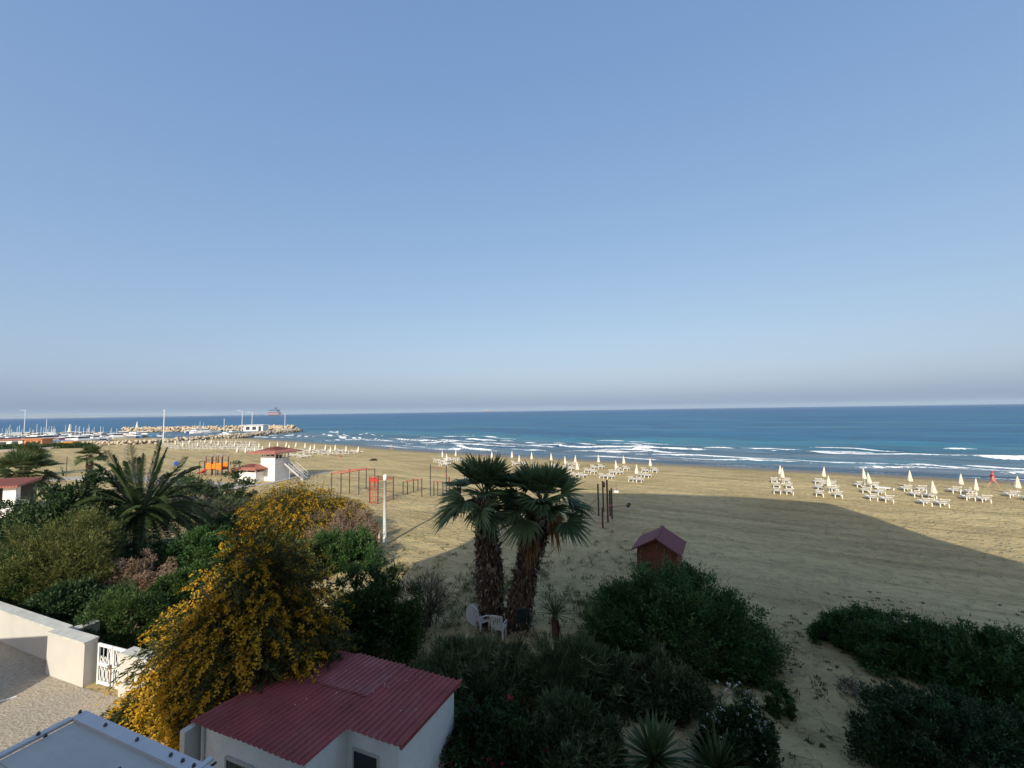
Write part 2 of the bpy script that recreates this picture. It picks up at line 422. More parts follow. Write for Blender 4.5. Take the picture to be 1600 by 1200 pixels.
def build_haze():
    mb = MB(); mb.box((0, 0, 62.5), (44000, 44000, 145))
    m = bpy.data.materials.new('haze_air'); m.use_nodes = True; nt = m.node_tree; nt.nodes.clear()
    v = nt.nodes.new('ShaderNodeVolumePrincipled'); v.inputs['Color'].default_value = (0.70, 0.87, 1.0, 1); v.inputs['Density'].default_value = 0.00007
    v.inputs['Anisotropy'].default_value = 0.0
    o = nt.nodes.new('ShaderNodeOutputMaterial'); nt.links.new(v.outputs[0], o.inputs['Volume'])
    tag(mb.build('haze', m), 'thin bluish haze over the sea and the far shore', 'haze', kind='stuff')
build_haze()

WHITE = pm('white_wall_paint', (0.53, 0.50, 0.45), 0.8, 0.07, 1.2, 0.2, dirt=(0.54, 0.50, 0.42))
WHITE2 = pm('white_plaster', (0.82, 0.80, 0.76), 0.8, 0.08, 1.5, 0.25, dirt=(0.58, 0.55, 0.50))
CAPM = pm('wall_cap_concrete', (0.50, 0.49, 0.43), 0.9, 0.22, 2.0, 0.4, dirt=(0.33, 0.29, 0.22))
ROOF_RED = pm('red_roof_sheet', (0.29, 0.062, 0.058), 0.6, 0.25, 1.3, 0.12, dirt=(0.30, 0.12, 0.10), spec=0.3)
TILE_RED = pm('terracotta_roof', (0.34, 0.125, 0.090), 0.75, 0.22, 2.0, 0.4)
DARKOPEN = pm('dark_opening', (0.02, 0.02, 0.022), 0.6, 0.2, 2, 0)
GLASSG = pm('green_glass', (0.030, 0.060, 0.052), 0.12, 0.3, 2, 0.02)

# the block of flats whose balcony the picture is taken from; its shadow lies over the garden and the beach
def build_flats():
    b = thing('apartment_block', 'tall white block of flats shading the garden, behind the viewer', 'building', (0, 0, 0))
    sil = [(-13.2, 0), (22.4, 0), (21.9, 15.5), (19.4, 21.0), (18.6, 24.6), (10.4, 26.6), (0.4, 28.0), (-7.0, 28.3), (-8.6, 25.2), (-11.2, 21.2), (-13.2, 17.6), (-14.4, 16.3), (-13.2, 14.0)]
    MB().prism_y(sil, -6.5, -1.6).build('wall', WHITE2, b)
    for st in range(6):
        z = 1.9+st*3.1
        for i in range(5):
            x = -11.5+i*7.2
            if i == 2 and abs(z-8.1) < 0.5: continue
            w = MB().box((x, -1.58, z+1.1), (2.2, 0.06, 1.9)).build('window', GLASSG, b)
            MB().box((x, -1.53, z+0.08), (2.4, 0.12, 0.06)).build('sill', CAPM, w)
    MB().box((0, -1.15, 7.8), (6, 0.9, 0.16)).build('balcony_slab', CAPM, b)
build_flats()
def build_shadow_caster():  # made-up building out of view, added to throw the shadow across the yard
    b = thing('shadow_caster', 'unseen low white block added left of the yard to cast a shadow on it', 'building', (-23.6, 8.2, 0.2))
    MB().box((0, 0, 2.05), (9.0, 4.4, 4.1)).build('wall', WHITE2, b)
    MB().box((0, 0, 4.17), (9.4, 4.8, 0.14)).build('roof', CAPM, b)
    MB().box((1.5, 2.22, 1.0), (0.9, 0.05, 2.0)).build('door', GLASSG, b)
build_shadow_caster()

# paved yard behind the white wall
def yard_sheet():
    pl = [at(-420, 1005, .2), at(0, 1003, .2), at(71, 1032, .2), at(71, 1054, .2), at(130, 1075, .2), at(182, 1090, .2), at(300, 1128, .2), at(320, 1300, .2), at(-700, 1300, .2)]
    n = 60
    xs = np.linspace(-34, -8.5, n*2); ys = np.linspace(4.0, 19.5, n)
    X, Y = np.meshgrid(xs, ys)
    P = [(p[0], p[1]) for p in pl]
    def inside(x, y):
        c = np.zeros(x.shape, bool)
        for i in range(len(P)):
            x1, y1 = P[i]; x2, y2 = P[(i+1) % len(P)]
            cond = ((y1 > y) != (y2 > y)) & (x < (x2-x1)*(y-y1)/(y2-y1+1e-12)+x1); c ^= cond
        return c
    mb = MB(); mb.add([(x, y, 0.215) for x, y in P], [tuple(range(len(P)-1, -1, -1))])
    t = NT('gravel_concrete'); Pn = t.pos()
    big = t.noise(Pn, 0.35, 4); fine = t.noise(Pn, 9.0, 5, 0.75); peb = t.n('ShaderNodeTexVoronoi'); peb.inputs['Scale'].default_value = 13.0; t.l(Pn, peb.inputs['Vector'])
    c = t.ramp(fine, [(0.3, (0.22, 0.19, 0.14)), (0.55, (0.38, 0.33, 0.25)), (0.75, (0.48, 0.43, 0.34))])
    c = t.mix(t.ramp(big, [(0.45, 0.0), (0.6, 0.75)]), c, (0.42, 0.34, 0.24))
    c = t.mix(t.ramp(peb.outputs['Distance'], [(0.0, 0.55), (0.35, 0.0)]), c, (0.15, 0.13, 0.10))
    t.bump(t.math('ADD', fine, t.math('MULTIPLY', peb.outputs['Distance'], 0.8)), 0.6, 0.04)
    m = t.set(Base_Color=c, Roughness=0.92)
    o = mb.build('yard_ground', m); tag(o, kind='structure')
    q = at(6, 1094, .22)
    MB().box((q[0], q[1], 0.222), (0.55, 0.10, 0.006), rz=0.75).build('painted_mark', pm('road_paint', (0.7, 0.68, 0.62), 0.8, 0.1), o)
    yaw = math.atan2(P[2][1]-P[1][1], P[2][0]-P[1][0])
    return o
yard_sheet()

def strip(name, pxs, width, mat, lift=0.03, kerb=0.0):
    pts = [atg(*p)[:2] for p in pxs]; P = []
    for i in range(len(pts)-1):
        for k in range(6): P.append(pts[i]+(pts[i+1]-pts[i])*k/6)
    P.append(pts[-1]); V = []; Q = []
    for i, p in enumerate(P):
        d = P[min(i+1, len(P)-1)]-P[max(i-1, 0)]; d = d/np.hypot(*d); nn = np.array([-d[1], d[0]])
        a = p+nn*width/2; b = p-nn*width/2
        za = g1(*a)+lift; zb = g1(*b)+lift; z = max(za, zb)
        V += [(a[0], a[1], z-0.3), (a[0], a[1], z), (b[0], b[1], z), (b[0], b[1], z-0.3)]
    for i in range(len(P)-1):
        for k in range(3): Q.append((4*i+k, 4*i+k+1, 4*i+4+k+1, 4*i+4+k))
    me = bpy.data.meshes.new(name); me.from_pydata(V, [], Q); me.update()
    bm = bmesh.new(); bm.from_mesh(me); bmesh.ops.recalc_face_normals(bm, faces=bm.faces); bm.to_mesh(me); bm.free()
    return tag(link(name, me, mat), kind='structure')
PAVE = pm('paving_concrete', (0.36, 0.335, 0.30), 0.9, 0.15, 0.8, 0.3, dirt=(0.30, 0.25, 0.17), obj=False)
strip('promenade', [(-260, 772), (-60, 760), (60, 751), (140, 747), (240, 750), (330, 758), (380, 763)], 3.4, PAVE, 0.10)
strip('path', [(352, 762), (415, 757), (462, 746), (510, 738)], 1.1, PAVE, 0.08)

# ------------------------------------------------------------------ white garden wall and gate
def wall_run(name, label, p, q, h, th, back, z0=0.2):
    """wall with front face base p -> q, thickness th towards 'back'"""
    p = np.array(p[:2]); q = np.array(q[:2]); d = q-p; L = np.hypot(*d); rz = math.atan2(d[1], d[0])
    w = thing(name, label, 'wall', (p[0], p[1], z0), rz)
    MB().box((L/2, th/2, h/2-0.15), (L, th, h+0.3)).build('wall', WHITE, w)
    n = max(1, round(L/1.6))
    for i in range(n):
        MB().box(((i+0.5)*L/n, th/2+0.005, h+0.03), (L/n-0.012, th+0.07, 0.06), bev=0.008).build('coping_slab', CAPM, w)
    return w
A0 = at(0, 1003, .2); A1 = at(71, 1032, .2); dA = (A1-A0)/np.linalg.norm(A1-A0)
wall_run('garden_wall', 'long white rendered garden wall running off the left edge', A0-dA*7.0, A1+dA*0.9, 1.22, 0.34, 1)
B0 = at(71, 1054, .2); B1 = at(129, 1075, .2); dB = (B1-B0)/np.linalg.norm(B1-B0); nB = np.array([-dB[1], dB[0], 0])
wall_run('garden_wall', 'short white wall beside the ornate gate, stepped forward of the long wall', B0, B1, 1.45, 0.36, 1)
MB_ret = B0+nB*0.36
rw = thing('garden_wall', 'white return wall joining the long wall to the gate wall', 'wall', (B0[0], B0[1], 0.2), math.atan2(dB[1], dB[0]))
MB().box((0.17, 0.85, 0.50), (0.335, 0.97, 1.55)).build('wall', WHITE, rw)
MB().box((0.17, 0.85, 1.30), (0.40, 0.92, 0.055), bev=0.008).build('coping_slab', CAPM, rw)
G0 = B1+dB*0.16+nB*0.30; G1 = at(184, 1090, .2)+nB*0.25
Lg = np.linalg.norm(G1-G0)
gate = thing('garden_gate', 'white two-leaf metal gate with oval ornaments in the garden wall', 'gate', (G0[0], G0[1], 0.2), math.atan2((G1-G0)[1], (G1-G0)[0]))
gate.scale = (1, 1, 0.80)
GW = pm('white_gate_enamel', (0.80, 0.79, 0.75), 0.45, 0.06, 4, 0.05)
def gate_leaf(x0, w, broken):
    m = MB(); H = 1.72; f = 0.075
    m.box((x0+f/2, 0, H/2), (f, .05, H)).box((x0+w-f/2, 0, H/2), (f, .05, H))
    for z in (0.10, 0.86, H-0.06): m.box((x0+w/2, 0, z), (w-2*f, .046, 0.12))
    lf = m.build('leaf_frame', GW, gate)
    for row, (za, zb) in enumerate(((0.16, 0.80), (0.92, 1.60))):
        for k in range(3):
            cx = x0+f+(w-2*f)*(k+0.5)/3
            zz = zb
            if broken and row == 1 and k < 2: zz = za+0.28
            r = (w-2*f)/3*0.30; mm = MB()
            pts = [(cx+r*math.cos(a)*1.0, 0, (za+zz)/2+(zz-za)*0.36*math.sin(a)) for a in np.linspace(0, 2*math.pi, 17)]
            mm.tube(pts, 0.016, 5, False)
            mm.box((cx, 0, za+(zz-za)*0.06), (0.05, .03, (zz-za)*0.14)).box((cx, 0, zz-(zz-za)*0.06), (0.05, .03, (zz-za)*0.14))
            mm.build('ornament', GW, lf)
        for k in range(4):
            cx = x0+f+(w-2*f)*k/3
            if 0 < k < 3: MB().tube([(cx, 0, za-.05), (cx, 0, zb+.05)], 0.011, 5).build('bar', GW, lf)
    return lf
hw = Lg/2-0.03
gate_leaf(0.02, hw, True); gate_leaf(Lg-hw-0.01, hw-0.01, False)
MB().box((hw-0.02, -0.06, 0.9), (0.07, 0.06, 0.16)).box((hw-0.02, -0.10, 0.95), (0.13, 0.02, 0.03)).build('latch', pm('grey_metal', (0.3, 0.3, 0.3), 0.4, 0.1, metallic=0.8), gate)
MB().tube([(hw+0.03, -0.05, 0.0), (hw+0.03, -0.05, 0.95)], 0.014, 6).build('drop_bolt', pm('rusty_metal', (0.22, 0.10, 0.05), 0.8, 0.3), gate)
wall_run('garden_wall', 'white wall right of the gate, half hidden by the near mimosa', at(184, 1089, .2), at(300, 1128, .2), 1.36, 0.36, 1)

# ------------------------------------------------------------------ grey metal roof, bottom left
def grey_roof():
    zr = 4.0; c = at(131, 1112, zr); l = at(0, 1175, zr); r = at(326, 1200, zr)
    ex = (r-c)/np.linalg.norm(r-c); rz = math.atan2(ex[1], ex[0])
    o = thing('outbuilding', 'flat grey metal roofed outbuilding in the bottom left corner', 'building', (c[0], c[1], 0), rz)
    GM = pm('grey_zinc_sheet', (0.44, 0.43, 0.39), 0.5, 0.12, 0.9, 0.06, dirt=(0.50, 0.46, 0.42), metallic=0.0)
    GF = pm('grey_flashing', (0.50, 0.51, 0.52), 0.4, 0.08, 2.0, 0.05)
    MB().box((3.4, -2.6, 1.9), (6.6, 5.0, 3.9)).build('wall', WHITE2, o)
    n = 4
    for i in range(n):
        MB().box((0.16+3.3/2+i*0+0, -0.55-i*1.1, zr-0.03-0.012*(i % 2)), (3.30, 1.098, 0.05)).build('roof_panel', GM, o)
    MB().box((5.0, -2.4, zr-0.035), (3.3, 4.8, 0.05)).build('roof_panel', GM, o)
    MB().box((1.73, -0.10, zr+0.02), (3.34, 0.20, 0.05)).build('flashing', GF, o)
    MB().box((5.13, -0.10, zr+0.02), (3.40, 0.20, 0.05)).build('flashing', GF, o)
    MB().box((0.06, -2.7, zr+0.017), (0.12, 5.0, 0.05)).build('flashing', GF, o)
    MB().box((3.42, -1.6, zr+0.045), (0.10, 3.4, 0.035)).build('seam_strip', GF, o)
    MB().box((3.53, -1.6, zr+0.015), (0.03, 3.4, 0.03)).build('seam_strip', pm('black_seal', (0.03, 0.03, 0.035), 0.6), o)
    BK = pm('dark_bolt', (0.06, 0.06, 0.07), 0.5, 0.1)
    for x, y in [(0.06, -0.08), (0.07, -0.62), (0.25, -0.60), (0.92, -0.10), (1.85, -0.1), (1.9, -1.0), (2.3, -0.55), (2.75, -0.10), (3.05, -0.10), (3.32, -0.10), (4.0, -0.1)]:
        MB().lathe([(0.028, 0), (0.028, 0.03), (0.014, 0.05)], 8, (x, y, zr+0.043)).build('bolt', BK, o)
grey_roof()

# ------------------------------------------------------------------ shed with the red corrugated roof
def shed():
    nr = at(625, 1166, 2.55); u = np.array([0.934, -0.358]); rz = math.atan2(u[1], u[0]); g = 0.25
    o = thing('garden_shed', 'white shed with dark red corrugated metal roof at the bottom', 'shed', (nr[0], nr[1], g), rz)
    NEAR, FAR = 2.30, 2.06      # roof height above ground at v = 0 and v = 2.6
    def zr(v): return NEAR+(FAR-NEAR)*v/2.6
    ex = 0.14
    walls = [(-0.12, 0.12), (-0.12, 2.5), (-4.62, 2.5), (-4.62, -1.0), (-1.5, -1.0), (-1.5, 0.12)]
    n = len(walls); V = [(x, y, -0.3) for x, y in walls]+[(x, y, zr(y)-0.045) for x, y in walls]
    MB().add(V, [tuple(range(n)), tuple(range(2*n-1, n-1, -1))]+[(i, n+i, n+(i+1) % n, (i+1) % n) for i in range(n)]).build('wall', WHITE2, o)
    # roof sheets, each about a metre wide, ribs running from front to back
    def sheet(u0, u1, v0, v1, lift):
        V = []; Q = []; us = [u0]
        pitch = 0.155; k = 0; x = u0; prof = []
        while x < u1-1e-6:
            for dx, hh in ((0, 0), (0.085, 0), (0.103, 0.034), (0.137, 0.034)):
                if x+dx <= u1: prof.append((x+dx, hh))
            x += pitch
        prof.append((u1, 0)); vs = np.linspace(v0, v1, 6)
        for v in vs:
            for (x, hh) in prof: V.append((x, v, zr(v)+hh+lift+0.006*math.sin(x*3+v*2)))
        m = len(prof)
        for r in range(len(vs)-1):
            for i in range(m-1): Q.append((r*m+i, r*m+i+1, (r+1)*m+i+1, (r+1)*m+i))
        me = bpy.data.meshes.new('roof_sheet'); me.from_pydata(V, [], Q); me.update()
        so = link('roof_sheet', me, ROOF_RED, o); s = so.modifiers.new('s', 'SOLIDIFY'); s.thickness = 0.008; s.offset = -1
    sheet(-0.775, 0.03, -0.02, 2.62, 0.0); sheet(-1.42, -0.77, -0.02, 2.62, 0.006)
    e = [-1.415, -2.5, -3.58, -4.78]
    for i in range(3): sheet(e[i+1], e[i]+0.01, -1.16, 2.62, 0.003*(i % 2))
    MB().box((0.035, 1.3, zr(1.3)+0.0), (0.05, 2.66, 0.10), rx=math.atan((FAR-NEAR)/2.6)).build('verge_trim', ROOF_RED, o)
    # a faded, dusty replacement sheet lies over the back of the roof
    k0 = len(o.children); sheet(-3.45, -1.75, 1.05, 2.66, 0.026); fd = [c for c in o.children if c.name.startswith('roof_sheet')][-1]
    newest = max((c for c in o.children if c.name.startswith('roof_sheet')), key=lambda c: c.name); newest.data.materials.clear(); newest.data.materials.append(pm('faded_roof_sheet', (0.30, 0.090, 0.085), 0.7, 0.3, 1.8, 0.2, dirt=(0.36, 0.20, 0.18), spec=0.3)); tag(newest, 'faded dusty sheet over the back of the roof')
    scr = MB().lathe([(0.016, 0), (0.016, 0.012), (0.008, 0.02)], 6).mesh('screw'); scr.materials.append(pm('zinc_screw', (0.26, 0.13, 0.12), 0.5, 0.3))
    for v in (-1.02, 0.12, 1.0, 2.45):
        for k in range(31):
            x = 0.0-0.119-k*0.31/2*2 if False else -0.655-k*0.31
            if x < -4.7 or (v < 0 and x > -1.5): continue
            link('screw', scr, None, o, (x, v, zr(v)+0.04))
    # door and window
    MB().box((-0.98, 0.115, 0.86), (0.72, 0.03, 2.0)).build('door_frame', WHITE, o)
    d = MB().box((-0.98, 0.095, 0.84), (0.60, 0.03, 1.90)).build('door', DARKOPEN, o)
    MB().box((-0.74, 0.07, 0.85), (0.03, 0.03, 0.12)).build('handle', pm('grey_metal', (0.3, 0.3, 0.3), 0.4), d)
    w = MB().box((-3.35, -1.02, 1.45), (0.82, 0.03, 0.72)).build('window', GLASSG, o)
    for x in (-3.76, -2.94): MB().box((x, -1.035, 1.45), (0.05, 0.04, 0.80)).build('frame', WHITE, w)
    MB().box((-3.35, -1.035, 1.83), (0.86, 0.04, 0.05)).build('frame', WHITE, w)
    for k in range(4): MB().box((-3.64+k*0.19, -1.04, 1.45), (0.015, 0.015, 0.7)).build('bar', pm('grey_metal', (0.3, 0.3, 0.3), 0.4), w)
    MB().box((-4.70, -1.05, 1.0), (0.16, 0.62, 2.7)).build('end_pier', WHITE, o)
    MB().tube([(-4.52, -1.04, 0), (-4.52, -1.04, 2.3)], 0.035, 8).build('drainpipe', pm('white_pipe', (0.7, 0.7, 0.68), 0.4, 0.05), o)
    LM = pm('pale_litter', (0.62, 0.55, 0.42), 0.8, 0.2)
    rr = random.Random(3)
    for k in range(14):
        x = rr.uniform(-1.3, -0.1) if rr.random() < .5 else rr.uniform(-3.2, -1.5); v = rr.uniform(0.1, 2.3)
        MB().box((x, v, zr(v)+0.043), (0.03, 0.02, 0.006), rz=rr.random()*3).build('fallen_petal', LM, o)
shed()

# ------------------------------------------------------------------ small red hut on the sand
def hut():
    z0 = 0.12; fr = at(1024, 843, 2.32); bk = at(1035, 823.5, 2.32)
    d = bk-fr; L = np.hypot(d[0], d[1]); ang = math.atan2(d[1], d[0])-math.pi/2
    o = thing('beach_hut', 'small brown-red wooden hut with dark red gable roof behind the big bush', 'hut', (fr[0], fr[1], z0), ang)
    WD = pm('red_stained_boards', (0.155, 0.042, 0.020), 0.75, 0.3, 2.5, 0.4)
    HR = pm('red_felt_roof', (0.150, 0.034, 0.040), 0.75, 0.14, 2.0, 0.25)
    hw, eave, apex = 1.05, 1.52, 2.12; y0 = 0.22
    MB().prism_y([(-hw, -0.2), (hw, -0.2), (hw, eave), (0, apex), (-hw, eave)], y0+0.02, L-0.2).build('wall', pm('red_stained_core', (0.12, 0.03, 0.016), 0.8, 0.2), o)
    nb = 12
    for i in range(nb):
        za = -0.1+i*0.185; zb = za+0.178
        def half(z): return hw if z <= eave else max(0.02, hw*(apex-z)/(apex-eave))
        if za > apex-0.05: break
        zb = min(zb, apex)
        b = half(za); t = half(zb)
        MB().prism_y([(-b, za), (b, za), (t, zb), (-t, zb)], y0-0.005, y0+0.03).build('board', WD, o)
        if zb <= eave+0.03:
            for sx in (-1, 1): MB().box((sx*(hw+0.008), L/2, (za+zb)/2), (0.024, L-0.44, zb-za)).build('board', WD, o)
    sl = math.atan2(apex-eave, hw); ln = 1.42/1.0
    for sx in (-1, 1):
        cx = sx*0.66; cz = apex+0.10-0.66*math.tan(sl)
        MB().box((cx, L/2, cz), (1.34/math.cos(sl)*math.cos(sl)/math.cos(sl)*0.985, L+0.02, 0.07), ry=sx*sl).build('roof_slope', HR, o)
    MB().box((0, L/2, apex+0.135), (0.16, L+0.04, 0.05)).build('ridge_cap', HR, o)
    MB().box((0.1, y0-0.03, 0.75), (0.75, 0.03, 1.45)).build('door', WD, o)
hut()

# ------------------------------------------------------------------ lifeguard tower and changing cabin
def hip_roof(mb, cx, cy, sx, sy, z0, z1, ridge=0.0, th=0.12):
    hx, hy = sx/2, sy/2
    V = [(cx-hx, cy-hy, z0), (cx+hx, cy-hy, z0), (cx+hx, cy+hy, z0), (cx-hx, cy+hy, z0), (cx-ridge, cy, z1), (cx+ridge, cy, z1)]
    V += [(cx-hx, cy-hy, z0-th), (cx+hx, cy-hy, z0-th), (cx+hx, cy+hy, z0-th), (cx-hx, cy+hy, z0-th)]
    return mb.add(V, [(0, 1, 5, 4), (1, 2, 5), (2, 3, 4, 5), (3, 0, 4), (1, 0, 6, 7), (2, 1, 7, 8), (3, 2, 8, 9), (0, 3, 9, 6), (6, 9, 8, 7)])
TW = pm('tower_white', (0.80, 0.79, 0.76), 0.75, 0.06, 1.0, 0.1)
def roof_with_courses(o, cx, cy, s_x, s_y, z0, z1, ridge=0.0):
    r = hip_roof(MB(), cx, cy, s_x, s_y, z0, z1, ridge).build('roof', TILE_RED, o)
    for k in range(1, 5):
        f = 1-k/5.5
        hip_roof(MB(), cx, cy, s_x*f, s_y*f, z0+(z1-z0)*(1-f)+0.02, z1+0.02, ridge, 0.03).build('tile_course', TILE_RED, r)
def tower():
    p = atg(429, 752); s = 2.55
    o = thing('lifeguard_tower', 'white two-storey lifeguard tower with red hipped roof and outside stairs', 'tower', (p[0], p[1], p[2]-0.05), -SUN_AZ)
    # local axes: -y faces the camera-left (sunlit), +x faces the camera-right (shade); near corner at (+s, -0) -> origin is the near corner
    MB().box((-s/2, s/2, 1.2), (s, s, 2.5)).build('ground_floor', TW, o)
    MB().box((-s-0.55, s/2+0.3, 0.85), (1.1, s-0.6, 1.8)).build('side_store', TW, o)
    MB().box((-s/2, s/2, 2.46), (s+0.16, s+0.16, 0.10)).build('floor_band', pm('tower_band', (0.62, 0.62, 0.60), 0.8, 0.05), o)
    MB().box((-s/2, 0.05, 3.05), (s, 0.10, 1.1)).build('parapet', TW, o)
    MB().box((-0.05, s/2, 2.85), (0.10, s-0.2, 0.7)).build('parapet', TW, o)
    MB().box((-s+0.05, s/2, 3.05), (0.10, s-0.2, 1.1)).build('parapet', TW, o)
    MB().box((-s/2, s-0.05, 2.85), (s, 0.10, 0.7)).build('parapet', TW, o)
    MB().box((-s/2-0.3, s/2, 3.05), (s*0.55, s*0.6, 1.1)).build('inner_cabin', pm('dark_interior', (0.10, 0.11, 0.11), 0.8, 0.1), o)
    for k in range(5):
        MB().box((-0.06, 0.12+k*(s-0.24)/4, 3.5), (0.10, 0.10, 1.25)).build('post', TW, o)
    for k in range(4):
        MB().box((-0.12-(k+0.0)*(s-0.24)/3, 0.06, 3.78), (0.14, 0.10, 0.8)).build('post', TW, o)
    for x in (-s+.06,): MB().box((x, s-0.06, 3.5), (0.1, 0.1, 1.25)).build('post', TW, o)
    roof_with_courses(o, -s/2, s/2, 5.0, 5.0, 4.12, 4.86)
    st = thing('stairs', None, None); st.parent = o
    x0, z0, x1, z1 = 0.12, 2.42, 3.5, 0.12; yb = s*0.78
    a = math.atan2(z1-z0, x1-x0)
    for y in (yb-0.45, yb+0.45):
        MB().box(((x0+x1)/2, y, (z0+z1)/2-0.05), (math.hypot(x1-x0, z1-z0), 0.07, 0.26), ry=-a).build('stringer', pm('stair_grey', (0.42, 0.43, 0.45), 0.6, 0.1), st)
        mb = MB(); mb.tube([(x0, y, z0+0.95), (x1, y, z1+0.95)], 0.03, 6); mb.tube([(x0, y, z0+0.5), (x1, y, z1+0.5)], 0.02, 6)
        for k in range(5):
            f = k/4; mb.tube([(x0+(x1-x0)*f, y, z0+(z1-z0)*f), (x0+(x1-x0)*f, y, z0+(z1-z0)*f+0.95)], 0.022, 6)
        mb.build('handrail', pm('stair_rail', (0.5, 0.5, 0.5), 0.5, 0.1), st)
    for k in range(12):
        f = (k+0.5)/12
        MB().box((x0+(x1-x0)*f, yb, z0+(z1-z0)*f), (0.27, 0.86, 0.04)).build('tread', pm('stair_tread', (0.36, 0.36, 0.36), 0.7, 0.1), st)
    MB().box((0.5, yb+0.2, 1.0), (0.08, 0.08, 2.1)).build('support', pm('stair_grey', (0.42, 0.43, 0.45), 0.6), o)
tower()
def cabin():
    p = atg(399, 754); lx, ly = 3.3, 2.0
    o = thing('changing_cabin', 'low white changing cabin with red hipped roof, left of the lifeguard tower', 'cabin', (p[0], p[1], p[2]-0.05), -SUN_AZ)
    for x in (-lx+0.0, -lx/2, -0.0): MB().box((x-0.06 if x == 0 else x+0.06, 0.06, 0.92), (0.16, 0.16, 1.95)).build('post', TW, o)
    for a, b in ((-lx+0.14, -lx/2-0.06), (-lx/2+0.15, -0.15)): MB().box(((a+b)/2, 0.08, 0.72), (b-a, 0.10, 1.45)).build('wall_panel', TW, o)
    MB().box((-0.06, ly/2, 0.72), (0.10, ly-0.2, 1.45)).build('wall_panel', TW, o)
    MB().box((-lx+0.05, ly/2, 0.72), (0.10, ly-0.2, 1.45)).build('wall_panel', TW, o)
    MB().box((-lx/2, ly-0.06, 0.9), (lx, 0.10, 1.9)).build('wall_panel', TW, o)
    MB().box((-lx/2, ly/2, 0.72), (0.08, ly-0.3, 1.4)).build('wall_panel', TW, o)
    for y in (ly-0.06,): MB().box((-0.06, y-0.12, 0.92), (0.14, 0.14, 1.95)).build('post', TW, o)
    roof_with_courses(o, -lx/2, ly/2, lx+1.3, ly+1.3, 1.92, 2.46, 0.6)
cabin()
pv = atg(18, 806)
def pavilion():
    z0 = pv[2]; dep = pv[1]; ez = zat(20, 757, dep); o = thing('red_roofed_pavilion', 'low pavilion with red tiled eave and white pillars at the left edge', 'building', (pv[0], pv[1], z0), math.radians(14))
    h = ez-z0-0.05
    sl = MB(); sl.add([(-9, -0.8, h), (0.9, -0.8, h), (0.9, 1.9, h+0.42), (-9, 1.9, h+0.42), (-9, -0.8, h-.14), (0.9, -0.8, h-.14), (0.9, 1.9, h+0.2), (-9, 1.9, h+.2)], [(0, 1, 2, 3), (4, 7, 6, 5), (0, 4, 5, 1), (1, 5, 6, 2), (2, 6, 7, 3), (3, 7, 4, 0)])
    r = sl.build('roof', TILE_RED, o)
    tile = MB().tube([(0, -0.84, h-0.02), (0, 1.9, h+0.42)], 0.085, 8).mesh('tile_row')
    for k in range(40): link('tile_row', tile, TILE_RED, r, (0.84-k*0.245, 0, 0))
    for x in (-7.6, -4.9, -2.4, -0.1): MB().box((x, 0, h/2-0.2), (1.0, 0.5, h+0.3)).build('pillar', WHITE2, o)
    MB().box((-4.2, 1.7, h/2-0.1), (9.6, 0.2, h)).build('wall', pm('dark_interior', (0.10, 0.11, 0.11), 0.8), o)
    MB().box((-4.2, -0.4, 0.25), (9.8, 0.3, 0.9)).build('low_wall', WHITE2, o)
pavilion()

